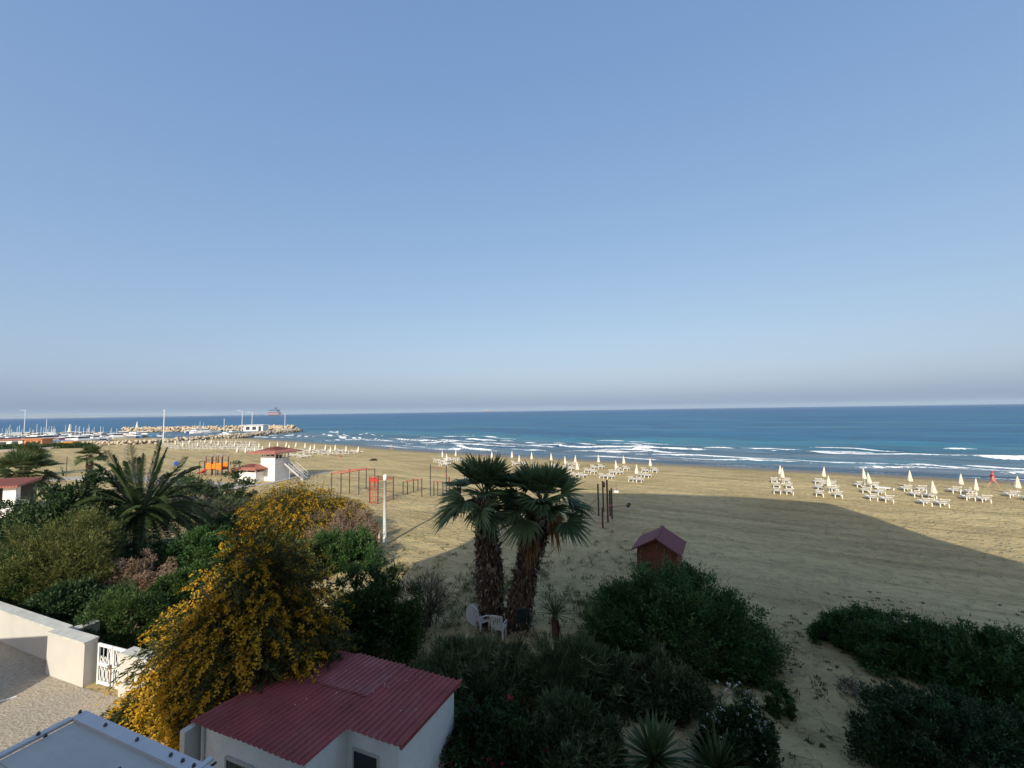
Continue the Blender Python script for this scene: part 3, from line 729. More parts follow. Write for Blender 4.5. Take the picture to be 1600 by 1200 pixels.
# ------------------------------------------------------------------ playground
ORANGE = pm('orange_plastic', (0.75, 0.20, 0.015), 0.45, 0.08, 3, 0.03)
BROWNP = pm('brown_post', (0.16, 0.055, 0.04), 0.6, 0.15, 3, 0.05)
REDP = pm('red_powder_coat', (0.50, 0.045, 0.030), 0.45, 0.10, 4, 0.03)
REDPALE = pm('red_bar_sunbleached', (0.56, 0.085, 0.055), 0.5, 0.10, 4, 0.03)
BLKP = pm('black_gym_post', (0.045, 0.048, 0.045), 0.5, 0.2, 4, 0.05)
def playground():
    p = atg(333, 744); o = thing('playground_frame', 'brown and orange climbing frame with arched tops, left of the cabin', 'playground', (p[0], p[1], p[2]), -0.25)
    for cx, w, hh in ((-0.95, 1.1, 3.0), (1.05, 1.15, 3.0)):
        for dx in (-w/2, w/2):
            for y in (0, 1.1): MB().tube([(cx+dx, y, -0.1), (cx+dx, y, hh)], 0.075, 8).build('post', BROWNP, o)
        MB().box((cx, 0.55, 1.0), (w+0.1, 1.2, 0.08)).build('platform', BROWNP, o)
        for y in (0, 1.1):
            MB().tube([(cx+w/2*math.cos(a), y, hh+0.38*math.sin(a)) for a in np.linspace(0, math.pi, 9)], 0.05, 6).build('arch', pm('grey_arch', (0.30, 0.27, 0.26), 0.6), o)
        MB().box((cx, -0.03, 1.52), (w*0.92, 0.05, 0.95), bev=0.02).build('panel', ORANGE, o)
        MB().box((cx, 1.13, 1.52), (w*0.92, 0.05, 0.95), bev=0.02).build('panel', ORANGE, o)
    MB().box((0.05, 0.55, 1.0), (0.9, 0.9, 0.07)).build('bridge', BROWNP, o)
    MB().box((0.05, 0.0, 1.5), (0.9, 0.04, 0.7)).build('panel', ORANGE, o)
    pts = [(-1.6, 0.5, 1.1), (-2.3, 0.5, 0.75), (-2.9, 0.5, 0.35), (-3.5, 0.5, 0.25)]
    mb = MB()
    for i in range(3):
        a, b = Vector(pts[i]), Vector(pts[i+1])
        mb.add([a+Vector((0, -.28, 0)), b+Vector((0, -.28, 0)), b+Vector((0, .28, 0)), a+Vector((0, .28, 0))], [(0, 1, 2, 3)])
        for y in (-.3, .28): mb.add([a+Vector((0, y, -.05)), b+Vector((0, y, -.05)), b+Vector((0, y, .2)), a+Vector((0, y, .2)), a+Vector((0, y+.03, -.05)), b+Vector((0, y+.03, -.05)), b+Vector((0, y+.03, .2)), a+Vector((0, y+.03, .2))], [(0, 1, 2, 3), (7, 6, 5, 4), (3, 2, 6, 7)])
    mb.build('slide', REDP, o)
    for y in (0.1, 0.9): MB().tube([(-2.9, y, -0.1), (-2.9, y, 2.2)], 0.06, 8).build('post', BROWNP, o)
    MB().tube([(-2.9, 0.1, 2.2), (-2.9, 0.9, 2.2)], 0.05, 6).build('crossbar', BROWNP, o)
    MB().tube([(-2.9, 0.5, 2.2), (-1.5, 0.5, 2.3)], 0.05, 6).build('crossbar', BROWNP, o)
    p = atg(365, 743); s = thing('spring_rider', 'orange-brown spring rider between the climbing frame and the cabin', 'spring rider', p, 0.4)
    MB().tube([(0.10*math.cos(k), 0.10*math.sin(k), k*0.022) for k in np.linspace(0, 18, 60)], 0.018, 5).build('spring', BLKP, s)
    MB().tube([(-0.55, 0, 0.55), (-0.2, 0, 0.48), (0.2, 0, 0.5), (0.45, 0, 0.8), (0.62, 0, 1.1)], [0.08, 0.17, 0.18, 0.14, 0.07], 10).build('body', ORANGE, s, smooth=True)
    MB().tube([(0.42, -0.3, 0.9), (0.42, 0.3, 0.9)], 0.025, 6).build('handle', BLKP, s)
playground()

# ------------------------------------------------------------------ outdoor gym
def post_px(o, x, yb, yt, r=0.055, mat=None, name='post', z0=None):
    p = atg(x, yb); z = zat(x, yt, p[1])
    l = np.array(p)-np.array(o.location)
    MB().tube([(l[0], l[1], l[2]-0.3), (l[0], l[1], z-o.location[2])], r, 8).build(name, mat or BLKP, o)
    return (l[0], l[1], z-o.location[2])
def bar(o, a, b, r=0.028, mat=None, name='bar', dz=-0.06):
    MB().tube([(a[0], a[1], a[2]+dz), (b[0], b[1], b[2]+dz)], r, 6).build(name, mat or REDPALE, o)
def gym():
    o = thing('monkey_bars', 'long monkey bars with dark posts and red rungs behind the far mimosa', 'gym equipment', atg(555, 772))
    A = [post_px(o, 518, 768, 738.5), post_px(o, 546, 770, 733), post_px(o, 572, 764, 731.5)]
    B = [post_px(o, 532.5, 780, 739.5), post_px(o, 560.5, 772.5, 734), post_px(o, 585.5, 762, 732.5)]
    A.sort(); B.sort()
    zt = min(a[2] for a in A+B)
    for S in (A, B):
        for i in range(2): bar(o, S[i], S[i+1], 0.035)
    for i in range(2):
        for k in range(5):
            f = k/5; a = [A[i][j]+(A[i+1][j]-A[i][j])*f for j in range(3)]; b = [B[i][j]+(B[i+1][j]-B[i][j])*f for j in range(3)]
            bar(o, a, b, 0.024, REDPALE, 'rung')
    o = thing('climbing_cage', 'red climbing cage with ladder sides beside the lamp post', 'gym equipment', atg(590, 787))
    a = post_px(o, 577.5, 786, 745); b = post_px(o, 590.5, 787.5, 743); c = post_px(o, 614.5, 781, 744.5); d = post_px(o, 602, 779, 746)
    for f in np.linspace(0.02, 0.98, 9):
        bar(o, (a[0], a[1], a[2]*f), (b[0], b[1], b[2]*f), 0.022, REDP, 'rung', 0)
        bar(o, (b[0], b[1], b[2]*f), (c[0], c[1], c[2]*f), 0.018, REDPALE, 'rung', 0)
    for f in np.linspace(0.1, 0.9, 5):
        q = [a[j]+(b[j]-a[j])*f for j in range(2)]; bar(o, (q[0], q[1], 0.05), (q[0], q[1], a[2]*0.95), 0.018, REDP, 'upright', 0)
    for p, q in ((a, b), (b, c), (c, d), (d, a)): bar(o, p, q, 0.04, REDP, 'top_rail', -0.18)
    MB().box(((a[0]+b[0])/2, (a[1]+b[1])/2, a[2]*0.88), (abs(b[0]-a[0])+0.3, 0.07, 0.26), rz=math.atan2(b[1]-a[1], b[0]-a[0])).build('name_board', REDP, o)
    o = thing('parallel_bars', 'low red parallel bars on short dark posts between cage and palms', 'gym equipment', atg(645, 775))
    P = [post_px(o, 629.8, 772.5, 752), post_px(o, 636.5, 772.5, 752), post_px(o, 646, 769, 748.5), post_px(o, 653, 768, 749), post_px(o, 659, 776, 748)]
    bar(o, P[0], P[2]); bar(o, P[1], P[3]); bar(o, P[2], P[4])
    o = thing('pull_up_frame', 'tall pull-up frame with red bar behind the left palm', 'gym equipment', atg(680, 776))
    P = [post_px(o, 672.5, 776, 725.5), post_px(o, 697.5, 772, 727), post_px(o, 702, 774, 745), post_px(o, 678, 774, 752), post_px(o, 684, 774, 752), post_px(o, 692, 775, 752)]
    bar(o, P[0], P[1], 0.03, REDP, 'bar', -0.35); bar(o, P[3], P[5], 0.03, REDP); bar(o, P[1], P[2], 0.03, REDP, 'bar', -0.9)
    PW = 0.075
    o = thing('lever_machine', 'group of tall dark exercise posts with a lever weight, right of the palms', 'gym equipment', atg(948, 815))
    a = post_px(o, 935.5, 806, 756, PW); b = post_px(o, 943, 800, 751.5, PW); c = post_px(o, 942, 825, 793, PW, pm('dark_red_post', (0.10, 0.022, 0.016), 0.6, 0.2)); d = post_px(o, 950, 816, 750, PW, pm('dark_red_post', (0.10, 0.022, 0.016), 0.6)); e = post_px(o, 956.5, 811, 763, PW); f = post_px(o, 953.5, 806, 766, PW)
    bar(o, d, b, 0.03, REDP, 'bar', -0.3); bar(o, e, f, 0.03, REDP, 'bar', -0.6); bar(o, (d[0], d[1], 1.2), (e[0], e[1], 1.2), 0.05, REDP, 'bar', 0)
    g = atg(982, 797)-np.array(o.location)
    lv = MB().tube([(e[0], e[1], 1.0), (g[0], g[1], 0.42)], 0.04, 8).build('lever_arm', pm('lever_brown', (0.30, 0.14, 0.10), 0.6), o)
    for k in (-0.24, 0.24):
        MB().tube([(g[0]+k*0.5, g[1]+k, 0.42), (g[0]+k*0.5+0.06, g[1]+k+0.12, 0.42)], 0.17, 14).build('weight_disc', BLKP, lv)
    MB().tube([(g[0]-0.2, g[1]-0.4, 0.42), (g[0]+0.2, g[1]+0.4, 0.42)], 0.035, 6).build('axle', BLKP, lv)
    MB().box((g[0], g[1], 0.05), (0.4, 0.3, 0.14)).build('stop_block', pm('pale_block', (0.5, 0.42, 0.38), 0.8), lv)
    MB().box((b[0]+0.12, b[1], b[2]-0.35), (0.14, 0.14, 0.45)).build('pulley_box', pm('dark_red_post', (0.10, 0.022, 0.016), 0.6), o)
    a2 = np.array(a)+np.array(o.location)
    tip = np.array([at(880, 784, 3.2)[0], 0, 0])
    rp = MB().tube([(a2[0], a2[1], 1.62), (a2[0]-2.2, a2[1]-4.2, 1.35), (3.6, 27.5, 1.5), (1.6, 19.0, 3.0)], 0.02, 5).build('slackline', pm('rope_brown', (0.20, 0.10, 0.06), 0.9))
    tag(rp, 'thin brown rope strung from the right palm to the dark exercise posts', 'rope')
    # fence of thin posts round the gym, behind the far mimosa
    o = thing('wire_fence', 'low wire fence with thin posts between lifeguard tower and monkey bars', 'fence', atg(480, 756))
    prev = None
    for k, (x, y) in enumerate([(449, 757), (458, 757), (467, 757), (476, 757), (486, 757), (496, 757), (506, 758), (516, 759)]):
        q = post_px(o, x, y, y-11, 0.03, pm('grey_metal', (0.3, 0.3, 0.3), 0.4))
        if prev:
            for dz in (-0.05, -0.4, -0.8): bar(o, prev, q, 0.008, pm('grey_metal', (0.3, 0.3, 0.3), 0.4), 'wire', dz)
        prev = q
gym()

# ------------------------------------------------------------------ lamp post, poles, sign, small things on the sand
GALV = pm('white_lamp_post', (0.62, 0.62, 0.60), 0.45, 0.1, 2, 0.05)
def lamp_post():
    p = atg(601, 851); z = zat(600.5, 743, p[1])-p[2]
    o = thing('lamp_post', 'pale straight lamp post standing on the sand left of the palms', 'lamp post', p)
    MB().tube([(0, 0, -0.3), (0, 0, 1.2), (0, 0, z-0.35)], [0.14, 0.13, 0.105], 12).build('pole', GALV, o, smooth=True)
    MB().lathe([(0.15, -0.05), (0.15, 0.25), (0.12, 0.3)], 12).build('base_sleeve', GALV, o)
    MB().lathe([(0.09, z-0.40), (0.13, z-0.30), (0.145, z-0.05), (0.10, z+0.05), (0.02, z+0.08)], 12).build('lamp_head', pm('lamp_milk_glass', (0.85, 0.82, 0.76), 0.3, 0.05), o, smooth=True)
lamp_post()
def thin_pole(x, yb, yt, label, r=0.035, mat=None, base=False):
    p = atg(x, yb); z = zat(x, yt, p[1])-p[2]; o = thing('pole', label, 'pole', p)
    MB().tube([(0, 0, -0.2), (0, 0, z)], r, 8).build('shaft', mat or pm('grey_metal', (0.3, 0.3, 0.3), 0.4), o)
    MB().lathe([(r*1.5, z), (r*1.5, z+0.06), (0.01, z+0.09)], 8).build('cap', mat or pm('grey_metal', (0.3, 0.3, 0.3), 0.4), o)
    if base: MB().lathe([(0.3, -0.05), (0.3, 0.12), (0.2, 0.18)], 12).build('base', TW, o)
thin_pole(963, 769, 755, 'thin pole in a white base on the shaded sand right of exercise posts', 0.03, base=True)
thin_pole(103.5, 737, 714, 'lone dark pole on the sand left of the small fan palm', 0.06)
thin_pole(194, 716, 700, 'thin pole on the far sand above the feather palm', 0.05)
thin_pole(1548, 792, 771, 'thin pale pole on the sand below the walker in red', 0.012, pm('faded_pole', (0.45, 0.36, 0.30), 0.7))
def blue_sign():
    p = atg(275, 748); z = zat(275, 724, p[1])-p[2]; o = thing('road_sign', 'round blue sign on a pole behind the feather palm', 'sign', p)
    MB().tube([(0, 0, -0.2), (0, 0, z+0.3)], 0.04, 8).build('pole', GALV, o)
    mb = MB(); mb.tube([(0, -0.07, z), (0, -0.04, z)], 0.36, 20); mb.build('disc', pm('sign_blue', (0.02, 0.09, 0.42), 0.4, 0.05), o)
blue_sign()
def stump():
    p = atg(592, 857); o = thing('dead_trunk', 'pale dead branch stump beside the lamp post', 'stump', p)
    PW = pm('bleached_wood', (0.50, 0.38, 0.28), 0.85, 0.25, 5, 0.5)
    MB().tube([(0, 0, -0.1), (0.02, 0, 0.4), (0.0, 0.05, 0.8), (0.06, 0.02, 1.15)], [0.13, 0.10, 0.09, 0.05], 8).build('trunk', PW, o, smooth=True)
    for k in range(7):
        a = k*0.9; MB().tube([(0, 0, 0.15+0.06*k), (0.22*math.cos(a), 0.22*math.sin(a), 0.3+0.09*k), (0.34*math.cos(a), 0.34*math.sin(a), 0.25+0.1*k)], [0.03, 0.02, 0.008], 5).build('twig', PW, o)
stump()
def heap():
    p = atg(583.5, 719.5); r = random.Random(4); V = MB()
    for k in range(50):
        a = r.random()*6.28; q = r.random()**.5*0.7
        V.box((q*math.cos(a), q*math.sin(a), 0.12+0.3*(1-q/0.75)*r.random()), (0.35, 0.12, 0.08), rz=r.random()*3, rx=r.random(), ry=r.random())
    o = V.build('seaweed_heap', pm('dark_seaweed', (0.035, 0.028, 0.018), 0.9, 0.3)); o.location = p
    tag(o, 'small dark seaweed heap lying alone on the open beach', 'seaweed', kind='stuff')
heap()

# ------------------------------------------------------------------ loungers and parasols
LW = pm('white_lounger_plastic', (0.80, 0.79, 0.76), 0.4, 0.04, 3, 0.02)
def lounger_meshes():
    def slab(mb, L0, L1, W, z0, z1, slots, fill=0.86):
        n = slots; step = (L1-L0)/n
        for s in (-1, 1): mb.add(*_beam((L0, s*(W/2-0.04), z0), (L1, s*(W/2-0.04), z1), 0.08, 0.06))
        for k in range(n):
            a = L0+step*(k+0.08); b = L0+step*(k+fill); za = z0+(z1-z0)*(a-L0)/(L1-L0); zb = z0+(z1-z0)*(b-L0)/(L1-L0)
            w = W/2-0.08; mb.add([(a, -w, za+.02), (b, -w, zb+.02), (b, w, zb+.02), (a, w, za+.02), (a, -w, za-.01), (b, -w, zb-.01), (b, w, zb-.01), (a, w, za-.01)], [(0, 1, 2, 3), (7, 6, 5, 4), (0, 4, 5, 1), (2, 6, 7, 3), (1, 5, 6, 2), (0, 3, 7, 4)])
    def _beam(a, b, w, h):
        return [(a[0], a[1]-w/2, a[2]-h/2), (a[0], a[1]+w/2, a[2]-h/2), (a[0], a[1]+w/2, a[2]+h/2), (a[0], a[1]-w/2, a[2]+h/2), (b[0], b[1]-w/2, b[2]-h/2), (b[0], b[1]+w/2, b[2]-h/2), (b[0], b[1]+w/2, b[2]+h/2), (b[0], b[1]-w/2, b[2]+h/2)], [(0, 1, 2, 3), (7, 6, 5, 4), (0, 4, 5, 1), (1, 5, 6, 2), (2, 6, 7, 3), (3, 7, 4, 0)]
    seat = MB(); slab(seat, -0.35, 0.98, 0.70, 0.33, 0.30, 7)
    back = MB(); slab(back, -0.85, -0.34, 0.68, 0.77, 0.34, 2, 0.64)
    # head rest plate over the top of the back
    legs = []
    for x in (-0.62, 0.72):
        for s in (-1, 1): legs.append(((x, s*0.29, 0)))
    leg = MB().box((0, 0, 0.15), (0.07, 0.06, 0.34), top=1.3).mesh('leg')
    return seat.mesh('seat'), back.mesh('backrest'), leg, legs, seat, back
_seat, _back, _leg, _legs, _sb, _bb = lounger_meshes()
for m_ in (_seat, _back, _leg): m_.materials.append(LW)
_whole = MB(); _whole.add(_sb.v, _sb.f); _whole.add(_bb.v, _bb.f)
for l_ in _legs: _whole.box((l_[0], l_[1], 0.15), (0.07, 0.06, 0.34))
_whole = _whole.mesh('sun_lounger'); _whole.materials.append(LW)
def shore_dir(x, y):
    e = 2.0
    gx = (shore_dist(np.array([x+e]), np.array([y]))[0]-shore_dist(np.array([x-e]), np.array([y]))[0])[0]
    gy = (shore_dist(np.array([x]), np.array([y+e]))[0]-shore_dist(np.array([x]), np.array([y-e]))[0])[0]
    return math.atan2(-gy, -gx)
_lr = random.Random(12)
def lounger(x, y, label, group, parts=True, px_pos=True, turn=0.0):
    p = atg(x, y) if px_pos else np.array([x, y, g1(x, y)])
    rz = shore_dir(p[0], p[1])+_lr.uniform(-0.10, 0.10)+turn
    if parts:
        o = thing('sun_lounger', label, 'lounger', p, rz, group)
        link('seat', _seat, None, o); link('backrest', _back, None, o)
        for l_ in _legs: link('leg', _leg, None, o, l_)
    else:
        o = link('sun_lounger', _whole, None, None, p, (0, 0, rz)); tag(o, label, 'lounger', group)
    return o
PCL = pm('cream_parasol_cloth', (0.70, 0.62, 0.49), 0.85, 0.08, 2, 0.2)
POLE = pm('parasol_pole', (0.62, 0.58, 0.50), 0.6, 0.08, 2, 0.05)
_canopy = MB().lathe([(0.05, 0.80), (0.26, 0.82), (0.25, 1.0), (0.19, 1.35), (0.12, 1.75), (0.055, 2.12), (0.02, 2.26)], 24, star=0.16, sn=8).mesh('canopy', True); _canopy.materials.append(PCL)
_tie = MB().lathe([(0.262, 1.08), (0.268, 1.13)], 16).mesh('tie_band'); _tie.materials.append(PCL)
_pole = MB().tube([(0, 0, -0.3), (0, 0, 2.28)], 0.025, 8).mesh('pole'); _pole.materials.append(POLE)
_pbase = MB().lathe([(0.20, -0.05), (0.20, 0.05), (0.06, 0.10), (0.05, 0.28)], 12).mesh('base'); _pbase.materials.append(POLE)
_pw = MB().lathe([(0.025, -0.2), (0.025, 0.82), (0.30, 0.84), (0.23, 1.35), (0.15, 1.75), (0.025, 2.25)], 16, star=0.1).mesh('parasol', True); _pw.materials.append(PCL)
def parasol(x, ytip, label, group, parts=True, px_pos=True, hh=1.95):
    if px_pos:
        lo, hi = ytip+3.0, ytip+70
        for _ in range(22):
            m = (lo+hi)/2; p = at(x, m, -0.05); zt = zat(x, ytip, p[1])-p[2]
            if zt < hh: lo = m
            else: hi = m
        p = atg(x, (lo+hi)/2)
    else: p = np.array([x, ytip, g1(x, ytip)])
    rot = (_lr.gauss(0, 0.045), _lr.gauss(0, 0.05), _lr.random()*6); ps_ = _lr.uniform(0.82, 0.91)
    if parts:
        o = thing('beach_parasol', label, 'parasol', p, 0, group); o.rotation_euler = rot; o.scale = (ps_*_lr.uniform(0.85, 1.15), ps_, ps_)
        for nm, me in (('pole', _pole), ('canopy', _canopy), ('base', _pbase)): link(nm, me, None, o)
    else: o = tag(link('beach_parasol', _pw, None, None, p, rot), label, 'parasol', group)
    return o
ORD = ['first', 'second', 'third', 'fourth', 'fifth', 'sixth', 'seventh', 'eighth', 'ninth', 'tenth', 'eleventh', 'twelfth', 'thirteenth']
clusters = [   # (parasols (x, tip), loungers (x, y of feet)), from the left of the right-hand beach to the right edge
 ([(1218.5, 726), (1222.5, 731)], [(1210, 754), (1229, 755), (1214, 762), (1233, 763), (1215, 771), (1233, 772)]),
 ([(1286.5, 729.5), (1296, 742)], [(1278, 756), (1289, 759), (1281, 765), (1299, 760), (1304, 768), (1281, 775), (1310, 777)]),
 ([(1351.5, 732.5), (1360.5, 738.5)], [(1343, 761), (1365, 762), (1353, 770), (1375, 773), (1362, 781), (1386, 784)]),
 ([(1422, 735.5), (1460, 751.5)], [(1416, 767), (1440, 768), (1431, 776), (1454, 778), (1446, 789), (1473, 791)]),
 ([(1501.5, 739), (1524.5, 747)], [(1491, 770), (1517, 772), (1513, 781), (1538, 784)]),
 ([(1590, 744)], [(1581, 777), (1612, 783)]),
]
CN = ['leftmost', 'second', 'third', 'fourth', 'fifth', 'sixth']
for ci, (ps, ls) in enumerate(clusters):
    where = ['leftmost cluster of the right-hand beach', 'second cluster of the right-hand beach from the left', 'third cluster of the right-hand beach from the left', 'fourth cluster of the right-hand beach from the left', 'cluster beside the walker in red', 'cluster cut by the right edge'][ci]
    for k, (x, y) in enumerate(ps):
        parasol(x, y, 'closed cream parasol, %s, %s' % (['the one further left', 'the one further right'][k] if len(ps) > 1 else 'only one seen', where), 'closed parasols on the beach')
    ys = sorted(ls, key=lambda q: q[1]); rows = [ys[i:i+2] for i in range(0, len(ys), 2)]
    for ri, row in enumerate(rows):
        row = sorted(row)
        for k, (x, y) in enumerate(row):
            rn = 'single' if len(row) == 1 else ['left', 'right'][k]
            rw = ['row nearest the sea', 'second row', 'third row', 'fourth row'][ri] if len(rows) > 1 else 'front row'
            lounger(x, y, 'white lounger, %s of %s, %s' % (rn, rw, where.replace(' of the right-hand beach', ' at right')), 'loungers on the beach')
q = atg(1385, 765)
o = thing('sun_lounger', 'white lounger turned sideways and laid flat beside the third right-hand cluster', 'lounger', (q[0], q[1], q[2]-0.12), shore_dir(q[0], q[1])+1.3, 'loungers on the beach')
link('seat', _seat, None, o)
for l_ in _legs: link('leg', _leg, None, o, l_)
# middle of the beach, seen past the palms
mp = [(800, 705), (812, 710.5), (831, 707), (862, 708.5), (884, 713), (898.5, 710.5), (904, 721), (935.5, 711), (963.5, 719), (975.5, 713), (994.5, 726.5), (1016.5, 716)]
for k, (x, y) in enumerate(mp):
    parasol(x, y, 'closed cream parasol, %s from the left in the stretch right of the left palm crown' % ORD[k], 'closed parasols on the beach')
ml = [(875, 738), (884, 734), (893, 735), (900, 729), (888, 728), (878, 743), (891, 743), (899, 745), (911, 746), (928, 733), (940, 732), (918, 738), (928, 740), (943, 747), (955, 748), (966, 735), (979, 735), (957, 741), (968, 741), (988, 752), (1000, 753), (1008, 738), (1024, 738), (1001, 745), (1012, 746), (868, 731), (806, 727), (818, 727)]
ml.sort()
for k, (x, y) in enumerate(ml):
    nn = k+1; lab = 'white lounger %s' % ('far back behind the palm crowns' if x < 870 else 'between right palm and open sand')
    rk = [q for q in ml if abs(q[1]-y) < 4.5]; rk.sort(); i = rk.index((x, y)); depth_ = 'far' if y < 733 else ('middle' if y < 742 else 'near')
    rr_ = sorted([q for q in ml if (q[1] < 733) == (y < 733) and (733 <= q[1] < 742) == (733 <= y < 742)])
    lounger(x, y, 'white lounger, %s from the left in the %s row of the mid-beach field' % (ORD[rr_.index((x, y))], depth_), 'loungers on the beach')
lp = [(692, 704), (698.5, 709), (712, 702.5), (769, 705)]
for k, (x, y) in enumerate(lp): parasol(x, y, 'closed cream parasol, %s from the left of four around the left palm crown' % ORD[k], 'closed parasols on the beach')
ll = [(683, 722), (690, 723), (699, 722), (706, 720.5), (714, 721), (720, 721), (692, 728), (698, 727), (728, 724), (736, 723)]; ll.sort()
for k, (x, y) in enumerate(ll): lounger(x, y, 'small white lounger, %s from the left beside the left palm crown' % ORD[k], 'loungers on the beach')
# far field to the left, where single loungers can no longer be told apart
fp = [(422, 691), (434, 690.5), (447, 690.5), (452, 694.5), (462, 691), (477, 692), (484, 696), (492, 694), (508, 695), (517, 698), (524, 695), (541, 697), (559, 697.5), (309, 690), (320, 685.5), (330, 686.5), (341, 689), (354, 687), (367, 690), (370, 698), (384, 698.5), (390, 690), (399, 699), (405, 692), (296, 687), (286, 690), (411, 697), (275, 688)]
for x, y in fp: parasol(x, y, 'tiny closed cream parasol in the far lounger field near the jetty', 'far parasols by the jetty', parts=False, hh=2.2)
fr = random.Random(8)
LABF = 'tiny white lounger in the far lounger field near the jetty'
for (xa, xb, ya, yb, n) in [(450, 562, 704, 708, 24), (470, 540, 708, 712, 10), (452, 480, 712, 716, 6), (380, 450, 704, 707, 14), (245, 400, 694, 697, 30), (255, 405, 697.5, 700.5, 28), (265, 410, 701, 704, 24), (280, 400, 690, 693, 18)]:
    for k in range(n):
        f = (k+fr.uniform(-.25, .25))/max(1, n-1)
        lounger(xa+(xb-xa)*f, ya+(yb-ya)*(f*0.6+0.4*fr.random()), LABF, 'far loungers by the jetty', parts=False)

# ------------------------------------------------------------------ vegetation helpers
def unit(a): return a/np.maximum(np.linalg.norm(a, axis=-1, keepdims=True), 1e-9)
def leaves(C, D, L, W, R, fold=0.25, v=None, roll=None):
    """one diamond leaf of two bent faces per row; C base points, D axis directions"""
    n = len(C); D = unit(D); A = R.normal(size=(n, 3)); S = unit(np.cross(D, A)); N = np.cross(S, D)
    L = np.broadcast_to(np.asarray(L, float), (n,))[:, None]; W = np.broadcast_to(np.asarray(W, float), (n,))[:, None]
    V = np.empty((n, 4, 3)); V[:, 0] = C; V[:, 1] = C+D*L*0.5+S*W*0.5+N*L*fold*0.25; V[:, 2] = C+D*L-N*L*fold*0.3; V[:, 3] = C+D*L*0.5-S*W*0.5+N*L*fold*0.25
    Q = np.arange(n*4).reshape(n, 4)
    if v is None: v = R.random(n)
    return V.reshape(-1, 3), Q, v
class Leafer:
    def __init__(s): s.V = []; s.Q = []; s.v = []; s.n = 0
    def add(s, V, Q, v): s.V.append(V); s.Q.append(Q+s.n); s.v.append(v); s.n += len(V)
    def build(s, name, mat, parent):
        me = np_mesh(name, np.concatenate(s.V), np.concatenate(s.Q), {'v': ('FACE', np.concatenate(s.v))})
        return link(name, me, mat, parent)
BARK = pm('grey_brown_bark', (0.13, 0.095, 0.065), 0.9, 0.3, 6, 0.6)
BARK_G = pm('pale_grey_bark', (0.27, 0.235, 0.19), 0.9, 0.25, 6, 0.5)
def stems(mb, R, base, rx, ry, h, n=7, r0=0.07):
    for k in range(n):
        a = R.random()*6.28; f = 0.35+0.5*R.random()
        f *= 0.75; e = np.array([math.cos(a)*rx*f, math.sin(a)*ry*f, h*(0.45+0.30*R.random())]); m = e*0.5+np.array([R.normal()*0.1*rx, R.normal()*0.1*ry, h*0.08])
        mb.tube([base, base+m, base+e], [r0, r0*0.6, r0*0.22], 6)
        for j in range(3):
            b = m+(e-m)*R.random(); e2 = b+np.array([R.normal()*rx*0.18, R.normal()*ry*0.18, h*0.16*R.random()+0.05])
            mb.tube([base+b, base+(b+e2)/2+R.normal(size=3)*0.05, base+e2], [r0*0.4, r0*0.25, r0*0.1], 5)
def crown_pts(R, n, rx, ry, h, low=0.12, lump=0.22, seed=0, shell=0.62):
    """clump centres through an uneven half-ellipsoid standing on the ground"""
    d = unit(R.normal(size=(n, 3))); d[:, 2] = np.abs(d[:, 2])*1.0-low*R.random(n)
    th = np.arctan2(d[:, 1], d[:, 0])
    k = 1+lump*(2*vnoise(th*1.6+seed, d[:, 2]*2.6+seed, 5+seed)-1)+lump*0.5*(2*vnoise(th*4+seed, d[:, 2]*5, 9+seed)-1)
    rad = (shell+(1-shell)*R.random(n)**0.6)*k
    c = d*rad[:, None]*np.array([rx, ry, h*0.98])
    c[:, 2] = np.maximum(c[:, 2], 0.06*h)
    return c, d
